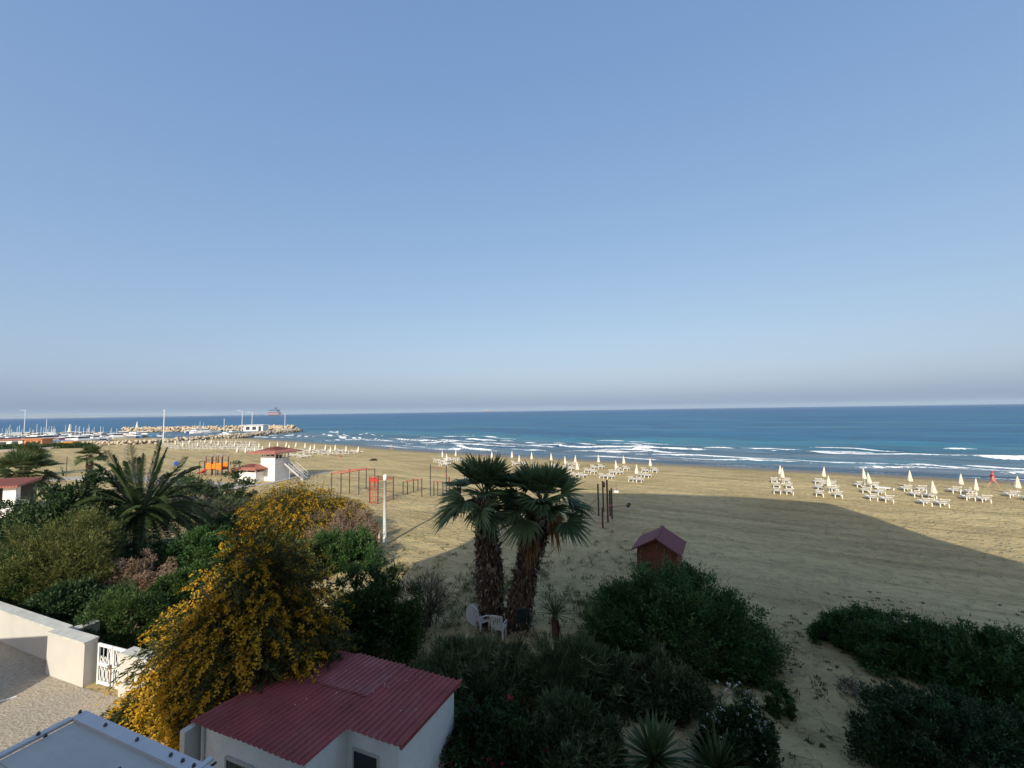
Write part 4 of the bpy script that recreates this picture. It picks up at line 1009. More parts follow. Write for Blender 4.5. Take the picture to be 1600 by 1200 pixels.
def bush(name, label, cat, pos, rx, ry, h, mat, n_cl=160, per=150, leaf=(0.12, 0.05), cl_r=0.17, lump=0.22, seed=1, rotz=0.0, group=None, spread=0.7, shoots=0.25, up=0.25, part='foliage', stem_n=7, bark=None, low=0.12, flowers=None):
    R = np.random.default_rng(seed*101+3)
    o = thing(name, label, cat, pos, rotz, group)
    c, d = crown_pts(R, n_cl, rx, ry, h, low, lump, seed)
    rc = cl_r*(rx+ry+h)/3*(0.65+0.7*R.random(n_cl))
    N = n_cl*per; ci = np.repeat(np.arange(n_cl), per)
    off = unit(R.normal(size=(N, 3)))*(R.random(N)**0.45)[:, None]
    off[:, 2] *= 0.8
    P = c[ci]+off*rc[ci][:, None]
    # shoots that break the outline
    sh = R.random(N) < 0.06*shoots*4
    P = P+np.where(sh, R.random(N), 0)[:, None]*d[ci]*rc[ci][:, None]*0.9
    D = off*spread+d[ci]*0.45+np.array([0, 0, up])+R.normal(size=(N, 3))*0.45
    P[:, 2] = np.maximum(P[:, 2], 0.02)
    v = np.clip(0.55*R.random(n_cl)[ci]+0.45*R.random(N), 0, 1)
    L = leaf[0]*(0.7+0.6*R.random(N)); W = leaf[1]*(0.7+0.6*R.random(N))
    lf = Leafer(); lf.add(*leaves(P, D, L, W, R, v=v))
    # ragged leading shoots standing out of the crown
    ns = int(n_cl*0.55); K = 14; cs, ds = crown_pts(R, ns, rx, ry, h, low, lump, seed, 0.9); sdr = unit(ds+np.array([0, 0, 0.7])+R.normal(size=(ns, 3))*0.35)
    sl = (0.10+0.22*R.random(ns))*(rx+ry+h)/3*(0.6+0.8*shoots); i_ = np.repeat(np.arange(ns), K); t_ = np.tile(np.linspace(0, 1, K), ns)
    PS = cs[i_]+sdr[i_]*(sl[i_]*t_)[:, None]; PS[:, 2] = np.maximum(PS[:, 2], 0.03)
    lf.add(*leaves(PS, sdr[i_]*0.6+R.normal(size=(ns*K, 3))*0.6, leaf[0]*(1.0-0.4*t_), leaf[1]*(1.0-0.3*t_), R, v=np.clip(0.45+0.35*R.random(ns)[i_]+0.25*R.random(ns*K), 0, 1)))
    lf.build(part, mat, o)
    mb = MB(); stems(mb, R, np.array([0, 0, -0.1]), rx, ry, h, stem_n, 0.035*(rx+h)/1.5*0.7); mb.build('stem', bark or BARK, o)
    if flowers:
        fm_, nf, fs, pz = flowers
        cf, df = crown_pts(R, nf, rx*1.05, ry*1.05, h*1.04, 0.0, lump, seed, 0.93)
        if pz: cf = cf[(vnoise(cf[:, 0]*1.5, cf[:, 2]*1.5, seed) > pz)]
        k = 5; ci2 = np.repeat(np.arange(len(cf)), k)
        DD = unit(R.normal(size=(len(ci2), 3)))+np.array([0, -0.3, 0.5])
        l2 = Leafer(); l2.add(*leaves(cf[ci2]+R.normal(size=(len(ci2), 3))*fs*0.3, DD, fs, fs*0.75, R)); tag(l2.build('flowers', fm_, o), kind='stuff')
    return o
def place(cx, yb, yt, hw, dep=0.8, sink=0.75):
    """footprint centre, radii and height of a bush whose near foot, top and half width are seen at these pixels"""
    p = atg(cx, yb); rx = hw/F*p[1]; ry = rx*dep
    dirv = p[:2]/np.hypot(*p[:2]); c = p[:2]+dirv*ry*sink
    rx = hw/F*c[1]
    z0 = g1(*c); top = zat(cx, yt, c[1]+ry*0.2)
    return (c[0], c[1], z0-0.05), rx, ry, max(0.4, top-z0)

G_DARK = leafm('leaf_dark_green', [(0, (0.010, 0.028, 0.010)), (0.55, (0.026, 0.060, 0.018)), (0.85, (0.055, 0.100, 0.032)), (1, (0.12, 0.17, 0.06))], 0.5, 0.2)
G_MID = leafm('leaf_mid_green', [(0, (0.022, 0.048, 0.012)), (0.55, (0.050, 0.100, 0.022)), (1, (0.095, 0.150, 0.035))], 0.5, 0.3)
G_FRESH = leafm('leaf_fresh_green', [(0, (0.016, 0.048, 0.012)), (0.5, (0.042, 0.105, 0.024)), (0.8, (0.085, 0.160, 0.040)), (1, (0.17, 0.26, 0.08))], 0.5, 0.3)
G_OLIVE = leafm('leaf_olive', [(0, (0.045, 0.060, 0.015)), (0.5, (0.105, 0.125, 0.028)), (0.85, (0.165, 0.170, 0.045)), (1, (0.20, 0.155, 0.075))], 0.6, 0.3)
G_GREY = leafm('leaf_grey_green', [(0, (0.026, 0.046, 0.018)), (0.5, (0.080, 0.115, 0.045)), (1, (0.22, 0.24, 0.12))], 0.7, 0.2)
G_PINK = leafm('plume_pinkish', [(0, (0.13, 0.095, 0.045)), (0.4, (0.25, 0.175, 0.115)), (1, (0.42, 0.30, 0.225))], 0.8, 0.3)
G_DRY = leafm('twig_dry', [(0, (0.095, 0.075, 0.055)), (0.5, (0.20, 0.155, 0.125)), (1, (0.30, 0.24, 0.20))], 0.9, 0.1)
G_TAN = leafm('grass_dry', [(0, (0.12, 0.085, 0.025)), (0.5, (0.27, 0.18, 0.05)), (1, (0.42, 0.30, 0.11))], 0.8, 0.3)
G_YUC = leafm('leaf_yucca', [(0, (0.028, 0.050, 0.016)), (0.6, (0.065, 0.105, 0.035)), (1, (0.13, 0.16, 0.07))], 0.4, 0.2)
Y_FLOW = leafm('mimosa_blossom', [(0, (0.24, 0.135, 0.014)), (0.3, (0.47, 0.27, 0.018)), (0.75, (0.66, 0.40, 0.024)), (1, (0.76, 0.52, 0.06))], 0.8, 0.3)
Y_LEAF = leafm('mimosa_leaf', [(0, (0.030, 0.038, 0.012)), (0.55, (0.070, 0.085, 0.020)), (1, (0.14, 0.135, 0.035))], 0.6, 0.3)
F_WHITE = leafm('flower_white', [(0, (0.6, 0.58, 0.48)), (1, (0.85, 0.84, 0.78))], 0.7, 0.3)
F_PINK = leafm('flower_magenta', [(0, (0.35, 0.01, 0.06)), (1, (0.60, 0.05, 0.13))], 0.7, 0.3)
P_FAN = leafm('palm_fan_leaf', [(0, (0.032, 0.062, 0.024)), (0.45, (0.078, 0.128, 0.048)), (0.8, (0.135, 0.185, 0.075)), (1, (0.25, 0.22, 0.09))], 0.42, 0.25)
P_FANY = leafm('palm_fan_leaf_yellowish', [(0, (0.040, 0.062, 0.018)), (0.5, (0.085, 0.125, 0.040)), (1, (0.19, 0.19, 0.075))], 0.45, 0.3)  # yellower greens than the fans of the two tall palms
P_DEAD = leafm('palm_dead_leaf', [(0, (0.14, 0.075, 0.030)), (0.5, (0.29, 0.155, 0.060)), (1, (0.42, 0.26, 0.12))], 0.8, 0.25)
P_DATE = leafm('date_palm_leaf', [(0, (0.020, 0.040, 0.016)), (0.6, (0.045, 0.075, 0.026)), (1, (0.085, 0.110, 0.040))], 0.42, 0.2)

# ------------------------------------------------------------------ mimosa trees
def mimosa(label, pos, rx, ry, h, n_spray, seed, L0=0.55, green=0.25, lump=0.25, qk=34):
    R = np.random.default_rng(seed); o = thing('mimosa_tree', label, 'tree', pos)
    mb = MB(); stems(mb, R, np.array([0, 0, -0.1]), rx, ry, h, 8, 0.10); mb.build('trunk', BARK_G, o)
    n = n_spray
    c, d = crown_pts(R, n, rx*0.86, ry*0.86, h*0.90, 0.25, lump, seed, 0.72)
    c[:, :2] *= (0.80+0.42*np.sin(np.pi*np.clip(c[:, 2]/(h*0.95), 0, 1)))[:, None]
    dirs = unit(d*np.array([1, 1, 0.75])+R.normal(size=(n, 3))*0.35+np.array([0, 0, 0.10]))
    L = L0*(0.6+0.8*R.random(n))
    K = qk; t = np.tile(np.linspace(0.15, 1, K), n); i = np.repeat(np.arange(n), K)
    P = c[i]+dirs[i]*(L[i]*t)[:, None]; P[:, 2] -= 0.62*L[i]*t*t
    tang = unit(dirs[i]+np.array([0, 0, -1.1])*t[:, None])
    rad = 0.030*(1.1-0.45*t)
    P = P+R.normal(size=(n*K, 3))*rad[:, None]
    patch = 0.6*vnoise(c[:, 0]*0.9+7, c[:, 2]*0.9+c[:, 1]*0.7, seed)+0.4*vnoise(c[:, 0]*2.3, c[:, 2]*2.3+c[:, 1], seed+4)
    isg = (patch < green)[i] | (t < 0.24)
    D = tang*0.5+R.normal(size=(n*K, 3))*0.8
    v = np.clip(0.5*R.random(n)[i]+0.5*R.random(n*K), 0, 1)
    P[:, 2] = np.maximum(P[:, 2], 0.03)
    y = ~isg
    lf = Leafer(); lf.add(*leaves(P[y], D[y], 0.075*(0.7+0.6*R.random(y.sum())), 0.055, R, v=v[y])); lf.build('blossom', Y_FLOW, o)
    lg = Leafer(); lg.add(*leaves(P[isg], tang[isg]+R.normal(size=(isg.sum(), 3))*0.4, 0.17, 0.035, R, v=v[isg]))
    m = int(n*22); c2, d2 = crown_pts(R, m, rx*0.9, ry*0.9, h*0.92, 0.25, lump, seed, 0.55)
    c2[:, :2] *= (0.80+0.42*np.sin(np.pi*np.clip(c2[:, 2]/(h*0.95), 0, 1)))[:, None]
    lg.add(*leaves(c2, d2*0.5+np.array([0, 0, -0.5])+R.normal(size=(m, 3))*0.5, 0.17, 0.035, R)); lg.build('leaves', Y_LEAF, o)
    return o

# ------------------------------------------------------------------ palms
def fan_frond_mesh(el, R, pet=1.15, blade=1.15, nseg=30, droop=0.6, name='frond'):
    """petiole leaving the crown at elevation el (radians) along +x, then a fan of folded blades with hanging tips"""
    V = []; Q = []; vv = []
    def strip(pts, ws, side, val):
        b = len(V)
        for p, w in zip(pts, ws): V.append(p+side*w); V.append(p-side*w)
        for k in range(len(pts)-1): Q.append((b+2*k, b+2*k+1, b+2*k+3, b+2*k+2)); vv.append(val)
    d = np.array([math.cos(el), 0, math.sin(el)]); up = np.array([-math.sin(el), 0, math.cos(el)]); sd = np.array([0, 1., 0])
    def pp(t): return d*pet*t+np.array([0, 0, -0.12*pet*t*t])
    ts = np.linspace(0, 1, 6)
    strip([pp(t) for t in ts], [0.028-0.014*t for t in ts], sd, 0.55); strip([pp(t)+up*0.01 for t in ts], [0.022-0.010*t for t in ts], up, 0.5)
    hub = pp(1.0); d2 = unit(d+np.array([0, 0, -0.25])); up2 = np.cross(d2, sd)*-1
    up2 = unit(np.cross(sd, d2))*-1
    if up2[2] < 0: up2 = -up2
    tone = 0.42+0.25*R.random()
    for k in range(nseg):
        a = -1.75+3.5*(k+0.5)/nseg+R.normal()*0.02
        dr = unit(d2*math.cos(a)+sd*math.sin(a)+up2*(0.30*abs(math.sin(a))+R.normal()*0.03))
        L = blade*(0.74+0.26*math.cos(a*0.6))*(0.93+0.14*R.random())
        s = unit(np.cross(dr, up2)); s = unit(s*0.9+up2*0.42*(1 if k % 2 else -1))
        pts = []; tip = droop*(0.6+0.8*R.random())
        for t in (0.03, 0.30, 0.55, 0.78, 1.0): pts.append(hub+dr*L*t+np.array([0, 0, -tip*L*1.1*max(0, t-0.45)**1.6]))
        strip(pts, [0.012, 0.058, 0.060, 0.030, 0.004], s, min(1, max(0, tone+R.normal()*0.12)))
    return np_mesh(name, V, Q, {'v': ('FACE', vv)})
def boot_mesh(R):
    w = 0.085; V = [(-w, 0, 0), (w, 0, 0), (w*0.75, 0.07, 0.13), (-w*0.75, 0.07, 0.13), (-w*0.55, 0.14+R.normal()*0.02, 0.26), (-0.01, 0.10, 0.20), (w*0.5, 0.15+R.normal()*0.02, 0.24), (-w, -0.03, 0.0), (w, -0.03, 0), (0, 0.03, 0.13)]
    Q = [(0, 1, 2, 3), (3, 2, 6, 5), (3, 5, 4), (1, 8, 9, 2), (7, 0, 3, 9), (3, 9, 5, 4), (2, 6, 5, 9)]
    me = bpy.data.meshes.new('leaf_base'); me.from_pydata(V, [], Q); me.update(); me.materials.append(BOOT); return me
BOOT = pm('palm_leaf_base', (0.19, 0.12, 0.08), 0.85, 0.5, 5, 0.6, dirt=(0.36, 0.28, 0.20))
BOOT2 = pm('palm_leaf_base_pale', (0.46, 0.37, 0.29), 0.85, 0.35, 5, 0.6)
TRUNK = pm('palm_trunk', (0.075, 0.048, 0.032), 0.9, 0.35, 7, 0.7)
def fan_palm(label, pos, h, lean, seed, nf=38, pet=1.2, blade=1.2, r0=0.40, r1=0.30, mat=None, boots=150, group=None, dead=0, deadspec=(), part_boots=True):
    R = np.random.default_rng(seed); o = thing('fan_palm', label, 'palm tree', pos, 0, group)
    top = np.array([lean[0], lean[1], h]); mb = MB()
    def axis(t): return np.array([lean[0]*t**1.25, lean[1]*t**1.25, h*t])
    ts = np.linspace(0, 1, 14)
    def rad(t): return r0*(1-t)+r1*t+0.05*math.sin(t*9+seed)*(t > .1)
    mb.tube([axis(t)+np.array([0, 0, -0.2*(t == 0)]) for t in ts], [rad(t)*(1.0 if t < .93 else 0.8) for t in ts], 14).build('trunk', TRUNK, o, smooth=True)
    bms = [boot_mesh(R) for _ in range(4)]; bms[3].materials.clear(); bms[3].materials.append(BOOT2)
    if boots:
        for k in range(boots):
            t = 0.02+0.95*(k+0.5)/boots; a = k*2.399+R.normal()*0.2; p = axis(t); r = rad(t)-0.02
            sc = (1.15+0.6*R.random())*(1.0+0.45*math.exp(-((t-0.78)/0.13)**2))
            down = R.random() < 0.45
            b = link('leaf_base', bms[0 if R.random() < .3 else (1 if R.random() < .4 else (2 if R.random() < .45 else 3))], None, o, (p[0]+r*math.cos(a), p[1]+r*math.sin(a), p[2]), (R.normal()*0.2+(math.pi*0.86 if down else -0.12), R.normal()*0.15, a-math.pi/2))
            b.scale = (sc, sc, sc)
    if boots > 100:      # loose hanging fibre and split leaf stubs between the leaf bases
        n_ = 1700; tt = R.random(n_)**0.85; an = R.random(n_)*2*math.pi; rr = np.array([rad(t) for t in tt])+0.02+0.05*R.random(n_)
        P_ = np.stack([lean[0]*tt**1.25+rr*np.cos(an), lean[1]*tt**1.25+rr*np.sin(an), h*tt*0.97+0.05], 1)
        D_ = np.stack([np.cos(an)*0.5, np.sin(an)*0.5, np.where(R.random(n_) < 0.7, -0.9, 0.9)], 1)+R.normal(size=(n_, 3))*0.25
        lf = Leafer(); lf.add(*leaves(P_, D_, 0.16+0.16*R.random(n_), 0.05+0.04*R.random(n_), R)); fo_ = lf.build('trunk_fibre', leafm('palm_fibre', [(0, (0.05, 0.032, 0.022)), (0.5, (0.15, 0.095, 0.06)), (0.8, (0.27, 0.19, 0.13)), (1, (0.52, 0.44, 0.36))], 0.9, 0.05), o); tag(fo_, kind='stuff')
    m = mat or P_FAN
    els = []
    for k in range(nf): els.append(1.47-1.95*((k+0.5)/nf)**1.08+R.normal()*0.16)
    cache = {}
    for k, el in enumerate(els):
        key = (round(el/0.24), k % 2)
        if key not in cache:
            me = fan_frond_mesh(key[0]*0.24, R, pet*(0.95+0.1*R.random())*(1.0-0.34*max(0, key[0]*0.24)/1.4), blade*(0.92+.16*R.random()), 30, 0.10 if key[0]*0.24 > 0.8 else (0.3 if key[0]*0.24 > 0.2 else 0.6)); me.materials.append(m); cache[key] = me
        a = k*2.399963+R.normal()*0.18
        f = link('frond', cache[key], None, o, top+np.array([0.12*math.cos(a), 0.12*math.sin(a), 0.15*math.sin(el)-0.05]), (R.normal()*0.25, R.normal()*0.08, a)); s = 0.88+0.2*R.random(); f.scale = (s, s, s)
    for a, z, s in deadspec:
        me = fan_frond_mesh(-1.30, R, pet*0.5, blade*0.95, 26, 0.9); me.materials.append(P_DEAD)
        f = link('dead_frond', me, None, o, (top[0]*(z/h)+r1*1.0*math.cos(a), top[1]*(z/h)+r1*1.0*math.sin(a), z), (R.normal()*0.1, 0.05, a)); f.scale = (s, s*0.7, s); tag(f, 'dry brown hanging frond')
    return o
def feather_frond_mesh(el, L, R, nl=46, ll=0.42, name='frond'):
    V = []; Q = []; vv = []
    def pt(t): return np.array([math.cos(el)*L*t*(1-0.10*t), 0, math.sin(el)*L*t-0.50*L*t**2.3*max(0.25, math.cos(el))])
    ts = np.linspace(0, 1, 9); b = 0
    for t in ts: p = pt(t); V += [p+np.array([0, 0.035*(1-.8*t), 0]), p-np.array([0, 0.035*(1-.8*t), 0])]
    for k in range(8): Q.append((2*k, 2*k+1, 2*k+3, 2*k+2)); vv.append(0.9)
    for k in range(nl):
        t = 0.12+0.88*(k+0.5)/nl; p = pt(t); tg = unit(pt(min(1, t+.02))-pt(t-.02)); l = ll*(math.sin(math.pi*(0.12+0.80*t))**0.6)
        for s in (-1, 1):
            dr = unit(tg*0.75+np.array([0, s*1.0, 0])+np.array([0, 0, 0.35])+R.normal(size=3)*0.10)
            w = unit(np.cross(dr, tg))*0.042; b = len(V)
            e = p+dr*l+np.array([0, 0, -0.10*l])
            V += [p+tg*0.02, p-tg*0.02, p+dr*l*0.55-w, e, p+dr*l*0.55+w]
            Q.append((b, b+1, b+2, b+4)); Q.append((b+4, b+2, b+3, b+3)); vv += [0.5+R.normal()*.2]*2
    Qa = np.array(Q); V = np.array(V)
    # degenerate tips become their own tiny quads
    for i in range(len(Qa)):
        if Qa[i, 2] == Qa[i, 3]:
            V = V
    faces = [tuple(q) if q[2] != q[3] else (q[0], q[1], q[2]) for q in Qa.tolist()]
    me = bpy.data.meshes.new(name); me.from_pydata(V.tolist(), [], faces); me.update()
    at_ = me.attributes.new('v', 'FLOAT', 'FACE'); at_.data.foreach_set('value', np.clip(np.array(vv, np.float32), 0, 1)); return me
def feather_palm(label, pos, h, L, nf, seed, mat, name='date_palm', trunk_r=0.34, emin=-0.35, group=None, ll=0.42):
    R = np.random.default_rng(seed); o = thing(name, label, 'palm tree', pos, 0, group)
    mb = MB(); ts = np.linspace(0, 1, 8)
    mb.tube([(0, 0, -0.2+(h+0.2)*t) for t in ts], [trunk_r*(1+0.1*math.sin(t*20)) for t in ts], 12).build('trunk', TRUNK, o, smooth=True)
    cache = {}
    for k in range(nf):
        el = 1.45-(1.45-emin)*((k+0.5)/nf)**0.85; key = (round(el/0.22), k % 2)
        if key not in cache: me = feather_frond_mesh(key[0]*0.22, L*(0.92+0.16*R.random()), R, 60, ll); me.materials.append(mat); cache[key] = me
        a = k*2.399963+R.normal()*0.2
        f = link('frond', cache[key], None, o, (0.12*math.cos(a), 0.12*math.sin(a), h-0.05), (R.normal()*0.2, R.normal()*0.08, a)); s = 0.85+.25*R.random(); f.scale = (s, s, s)
    return o
def yucca(label, pos, n, L, seed, h=0.3, mat=None, name='yucca', w=0.045, skirt=False, trunk_r=0.12, emin=-0.1):
    R = np.random.default_rng(seed); o = thing(name, label, 'plant', pos)
    me_cache = []
    for k in range(5):
        V = []; Q = []; vv = []; dr = 0.10+0.12*R.random()
        for t, ww in zip((0, 0.3, 0.65, 0.9, 1.0), (0.6, 1.0, 0.8, 0.4, 0.05)):
            x = L*t; z = -dr*L*t*t*0.6; V += [(x, w*ww, z), (x, 0, z-0.02*ww), (x, -w*ww, z)]
        for j in range(4):
            for c_ in range(2): b = j*3+c_; Q.append((b, b+1, b+4, b+3)); vv.append(0.3+0.7*R.random())
        me = np_mesh('blade', V, Q, {'v': ('FACE', vv)}); me.materials.append(mat or G_YUC); me_cache.append(me)
    MB().tube([(0, 0, -0.1), (0, 0, h)], [trunk_r, trunk_r*0.8], 10).build('trunk', TRUNK, o)
    for k in range(n):
        el = 1.45-(1.45-emin)*((k+0.5)/n); a = k*2.399963+R.normal()*0.15
        f = link('blade', me_cache[k % 5], None, o, (0.05*math.cos(a), 0.05*math.sin(a), h+0.05*math.sin(el)), (R.normal()*0.2, -el, a)); s = 0.75+0.4*R.random(); f.scale = (s, s, s)
    if skirt:
        sk = bpy.data.meshes.new('dead_blade'); sk = me_cache[0].copy(); sk.materials.clear(); sk.materials.append(pm('dead_yucca_blade', (0.17, 0.065, 0.045), 0.8, 0.3))
        for k in range(26):
            a = k*2.4; f = link('dead_blade', sk, None, o, (trunk_r*math.cos(a), trunk_r*math.sin(a), h*(0.5+0.5*R.random())), (0, 1.42+0.1*R.normal(), a)); f.scale = (h/L*0.75,)*3
    return o
def twig_bush(label, pos, rx, ry, h, n, seed, mat, haze_leaf=None, name='bare_shrub', r=0.012):
    R = np.random.default_rng(seed); o = thing(name, label, 'shrub', pos)
    V = []; Q = []; vv = []
    def seg(a, b, ra, rb, val):
        d = unit(b-a); s = unit(np.cross(d, R.normal(size=3))); u2 = np.cross(d, s); k = len(V)
        for j in range(3):
            an = j*2.094; off = s*math.cos(an)+u2*math.sin(an); V.append(a+off*ra); V.append(b+off*rb)
        for j in range(3): q = (j+1) % 3; Q.append((k+2*j, k+2*q, k+2*q+1, k+2*j+1)); vv.append(val)
    def grow(p, d, L, ra, lev):
        q = p+d*L; m = p+d*L*0.5+R.normal(size=3)*L*0.06; val = R.random()
        seg(p, m, ra, ra*0.8, val); seg(m, q, ra*0.8, ra*0.55, val)
        if lev > 0:
            for j in range(3 if lev > 1 else 4):
                nd = unit(d+R.normal(size=3)*0.55+np.array([0, 0, 0.12])); f = 0.45+0.55*R.random()
                grow(p+d*L*f, nd, L*(0.55+0.2*R.random()), ra*0.55, lev-1)
    for k in range(n):
        a = R.random()*6.28; f = R.random()**.5; d = unit(np.array([math.cos(a)*f*rx*1.0, math.sin(a)*f*ry, h*0.75+0.1]))
        grow(np.array([0.15*rx*R.normal(), 0.15*ry*R.normal(), -0.05]), d, h*0.52*(0.8+0.4*R.random()), r*2.2, 3)
    link('twigs', np_mesh('twigs', np.array(V), Q, {'v': ('FACE', vv)}), mat, o)
    return o

# ------------------------------------------------------------------ planting
def B(name, label, cat, cx, yb, yt, hw, mat, seed, dep=0.8, **kw):
    pos, rx, ry, h = place(cx, yb, yt, hw, dep, kw.pop('sink', 0.75))
    return bush(name, label, cat, pos, rx, ry, h, mat, seed=seed, **kw)
# the two palms
pL = atg(768, 976); pR = atg(809, 978)
hL = zat(758, 772, pL[1])-pL[2]; hR = zat(846, 782, pR[1])-pR[2]
xL = at(758, 772, pL[2]+hL)[0]; xR = at(848, 782, pR[2]+hR)[0]
fan_palm('left of the two tall fan palms, straight shaggy trunk, by the plastic chairs', pL, hL, (xL-pL[0], 0.0), 11, 32, 1.12, 1.16, 0.42, 0.40, boots=210, deadspec=[])
pr = fan_palm('right of the two tall fan palms, leaning right, with brown hanging fronds', pR, hR, (xR-pR[0], 0.0), 14, 33, 1.12, 1.14, 0.44, 0.38, boots=205, deadspec=[(3.5, hR-1.0, 1.0), (3.7, hR-1.15, 0.9), (4.2, hR-1.0, 0.8), (-0.5, hR-0.15, 1.0), (-0.8, hR-0.2, 0.9)])
q = atg(776, 752); 
fl = MB().lathe([(0.02, 0), (0.13, 0.1), (0.17, 0.3), (0.1, 0.48), (0.02, 0.52)], 10, star=0.2, sn=5).build('yellow_cluster', pm('bright_yellow', (0.70, 0.46, 0.03), 0.8, 0.25, 12, 0.6), [c for c in bpy.data.objects if c.name == 'fan_palm'][0])  # bright yellow lump set among the left palm's fronds
fl.location = (at(777, 758, 6.3)[0]*0+0.62, 0.5, hL+0.40); tag(fl, 'bright yellow cluster among the fronds')
# palms on the left
p = atg(139, 752); fan_palm('small fan palm on a short stout trunk beside the promenade, left', p, zat(137, 712, p[1])-p[2], (0.0, 0), 21, 22, 0.9, 1.15, 0.38, 0.34, boots=60, mat=P_FANY)
p = atg(32, 790); fan_palm('bushy sunlit fan palm standing over the red-roofed pavilion', p, zat(30, 737, p[1])-p[2], (0, 0), 22, 40, 1.5, 1.7, 0.4, 0.4, boots=40, mat=P_FANY)
p = atg(42, 745); fan_palm('fan palm furthest back at the left edge, behind the bushy one', p, zat(42, 712, p[1])-p[2], (0, 0), 23, 26, 1.3, 1.6, 0.35, 0.35, boots=40, mat=P_FANY)
p = atg(216, 876); feather_palm('large dark feather palm with arching fronds among the left trees', p, zat(216, 800, p[1])-p[2], 5.0, 84, 31, P_DATE, ll=0.6, emin=-0.55)
p = atg(165, 905); feather_palm('young feather palm low below the large feather palm', p, 0.9, 2.3, 24, 32, P_DATE, trunk_r=0.2, emin=0.1)
# trees and shrubs left of the wall and behind it
B('evergreen_tree', 'dark dense evergreen between the pavilion and the feather palm', 'tree', 95, 905, 748, 62, G_DARK, 41, n_cl=260, per=130, leaf=(0.20, 0.09), cl_r=0.15, lump=0.3)
B('evergreen_shrub', 'dark shrub at the left edge below the red-roofed pavilion', 'shrub', 15, 895, 786, 58, G_DARK, 42, n_cl=180, per=120, leaf=(0.18, 0.08))
B('tamarisk', 'feathery yellow-green tamarisk in front of the dark evergreen', 'shrub', 98, 945, 808, 92, G_OLIVE, 43, dep=0.65, n_cl=300, per=150, leaf=(0.20, 0.035), cl_r=0.13, lump=0.38, shoots=0.8, up=0.5)
B('tamarisk', 'deep green shrub behind the left end of the long white wall', 'shrub', 18, 958, 858, 70, G_MID, 44, dep=0.6, n_cl=190, per=140, leaf=(0.15, 0.06))
B('rounded_shrub', 'rounded green shrub just behind the white gate wall', 'shrub', 200, 1018, 918, 72, G_MID, 45, dep=0.8, n_cl=230, per=150, leaf=(0.14, 0.035), shoots=0.5)
B('dry_shrub', 'pinkish-brown dry flowering shrub behind the rounded green shrub', 'shrub', 222, 935, 866, 48, G_PINK, 46, n_cl=90, per=110, leaf=(0.12, 0.05), lump=0.4)
p_, rx_, ry_, h_ = place(298, 858, 758, 52, 0.8); twig_bush('leafless pinkish twiggy shrub right of the large feather palm', p_, rx_, ry_, h_, 30, 47, G_DRY)
B('green_shrub', 'fresh green leafy shrub between twiggy shrub and near mimosa', 'shrub', 325, 905, 822, 58, G_FRESH, 48, n_cl=180, per=140, leaf=(0.15, 0.06))
B('small_tree', 'small loose green tree in front of the white changing cabin', 'tree', 368, 795, 744, 24, G_DARK, 49, n_cl=60, per=70, leaf=(0.22, 0.09), lump=0.5, low=-0.3)
B('olive_shrub', 'brownish dark shrub right behind the large feather palm', 'shrub', 292, 800, 738, 42, G_DARK, 50, n_cl=120, per=110, leaf=(0.18, 0.08))
B('tamarisk', 'yellow-green feathery shrub at the left foot of the far mimosa', 'shrub', 378, 845, 788, 38, G_OLIVE, 51, n_cl=120, per=120, leaf=(0.18, 0.035), shoots=0.8)
for k, (cx, yb, yt, hw, m_, lab) in enumerate([(150, 915, 848, 46, G_DARK, 'dark undergrowth below the young feather palm'), (245, 905, 838, 48, G_DARK, 'dark undergrowth at the foot of the large feather palm'), (268, 968, 895, 42, G_MID, 'green shrub left of the near mimosa top'), (352, 862, 812, 42, G_DARK, 'dark low shrub between twiggy shrub and far mimosa'), (420, 885, 830, 52, G_OLIVE, 'olive-coloured shrub between the two mimosas'), (478, 905, 845, 44, G_OLIVE, 'olive-coloured shrub below the pinkish tamarisk'), (60, 860, 795, 40, G_DARK, 'dark shrub under the sunlit fan palm'), (108, 978, 905, 52, G_DARK, 'dark shrub behind the corner of the long white wall'), (350, 822, 775, 30, G_GREY, 'grey-green shrub in front of the cabin, left of far mimosa')]):
    B('undergrowth_shrub', lab, 'shrub', cx, yb, yt, hw, m_, 130+k, n_cl=130, per=120, leaf=(0.16, 0.06), lump=0.3)
pos, rx, ry, h = place(463, 856, 742, 100, 0.75)
mimosa('far mimosa tree, domed and full of yellow blossom, in front of the gym', pos, rx, ry, h, 3200, 61, 0.70, 0.22, 0.20, 24)
B('tamarisk', 'pale pinkish tamarisk in flower between the far mimosa and lamp post', 'shrub', 530, 868, 795, 58, G_PINK, 52, n_cl=150, per=120, leaf=(0.12, 0.04), lump=0.4, shoots=0.7)
B('green_shrub', 'dark green leafy shrub left of the lamp post', 'shrub', 532, 892, 826, 56, G_FRESH, 53, dep=0.6, n_cl=170, per=150, leaf=(0.14, 0.05), shoots=0.6)
B('dry_grass_tuft', 'orange-brown dry grass clump beside the lamp post', 'grass', 578, 850, 818, 16, G_TAN, 54, n_cl=40, per=70, leaf=(0.30, 0.03), up=1.2)
# the near mimosa
pos, rx, ry, h = place(402, 1158, 814, 112, 0.8, 0.55)
mimosa('large near mimosa with drooping yellow sprays leaning over the red shed roof', (pos[0], pos[1], pos[2]), rx, ry, h, 2900, 62, 0.66, 0.34, 0.36, 28)
p = at(205, 1110, 0.25); mimosa('low mimosa bough at the foot of the near mimosa by the gate', (p[0]+1.2, p[1]-0.3, 0.2), 1.35, 1.0, 1.25, 340, 63, 0.5, 0.3, 0.3, 26)
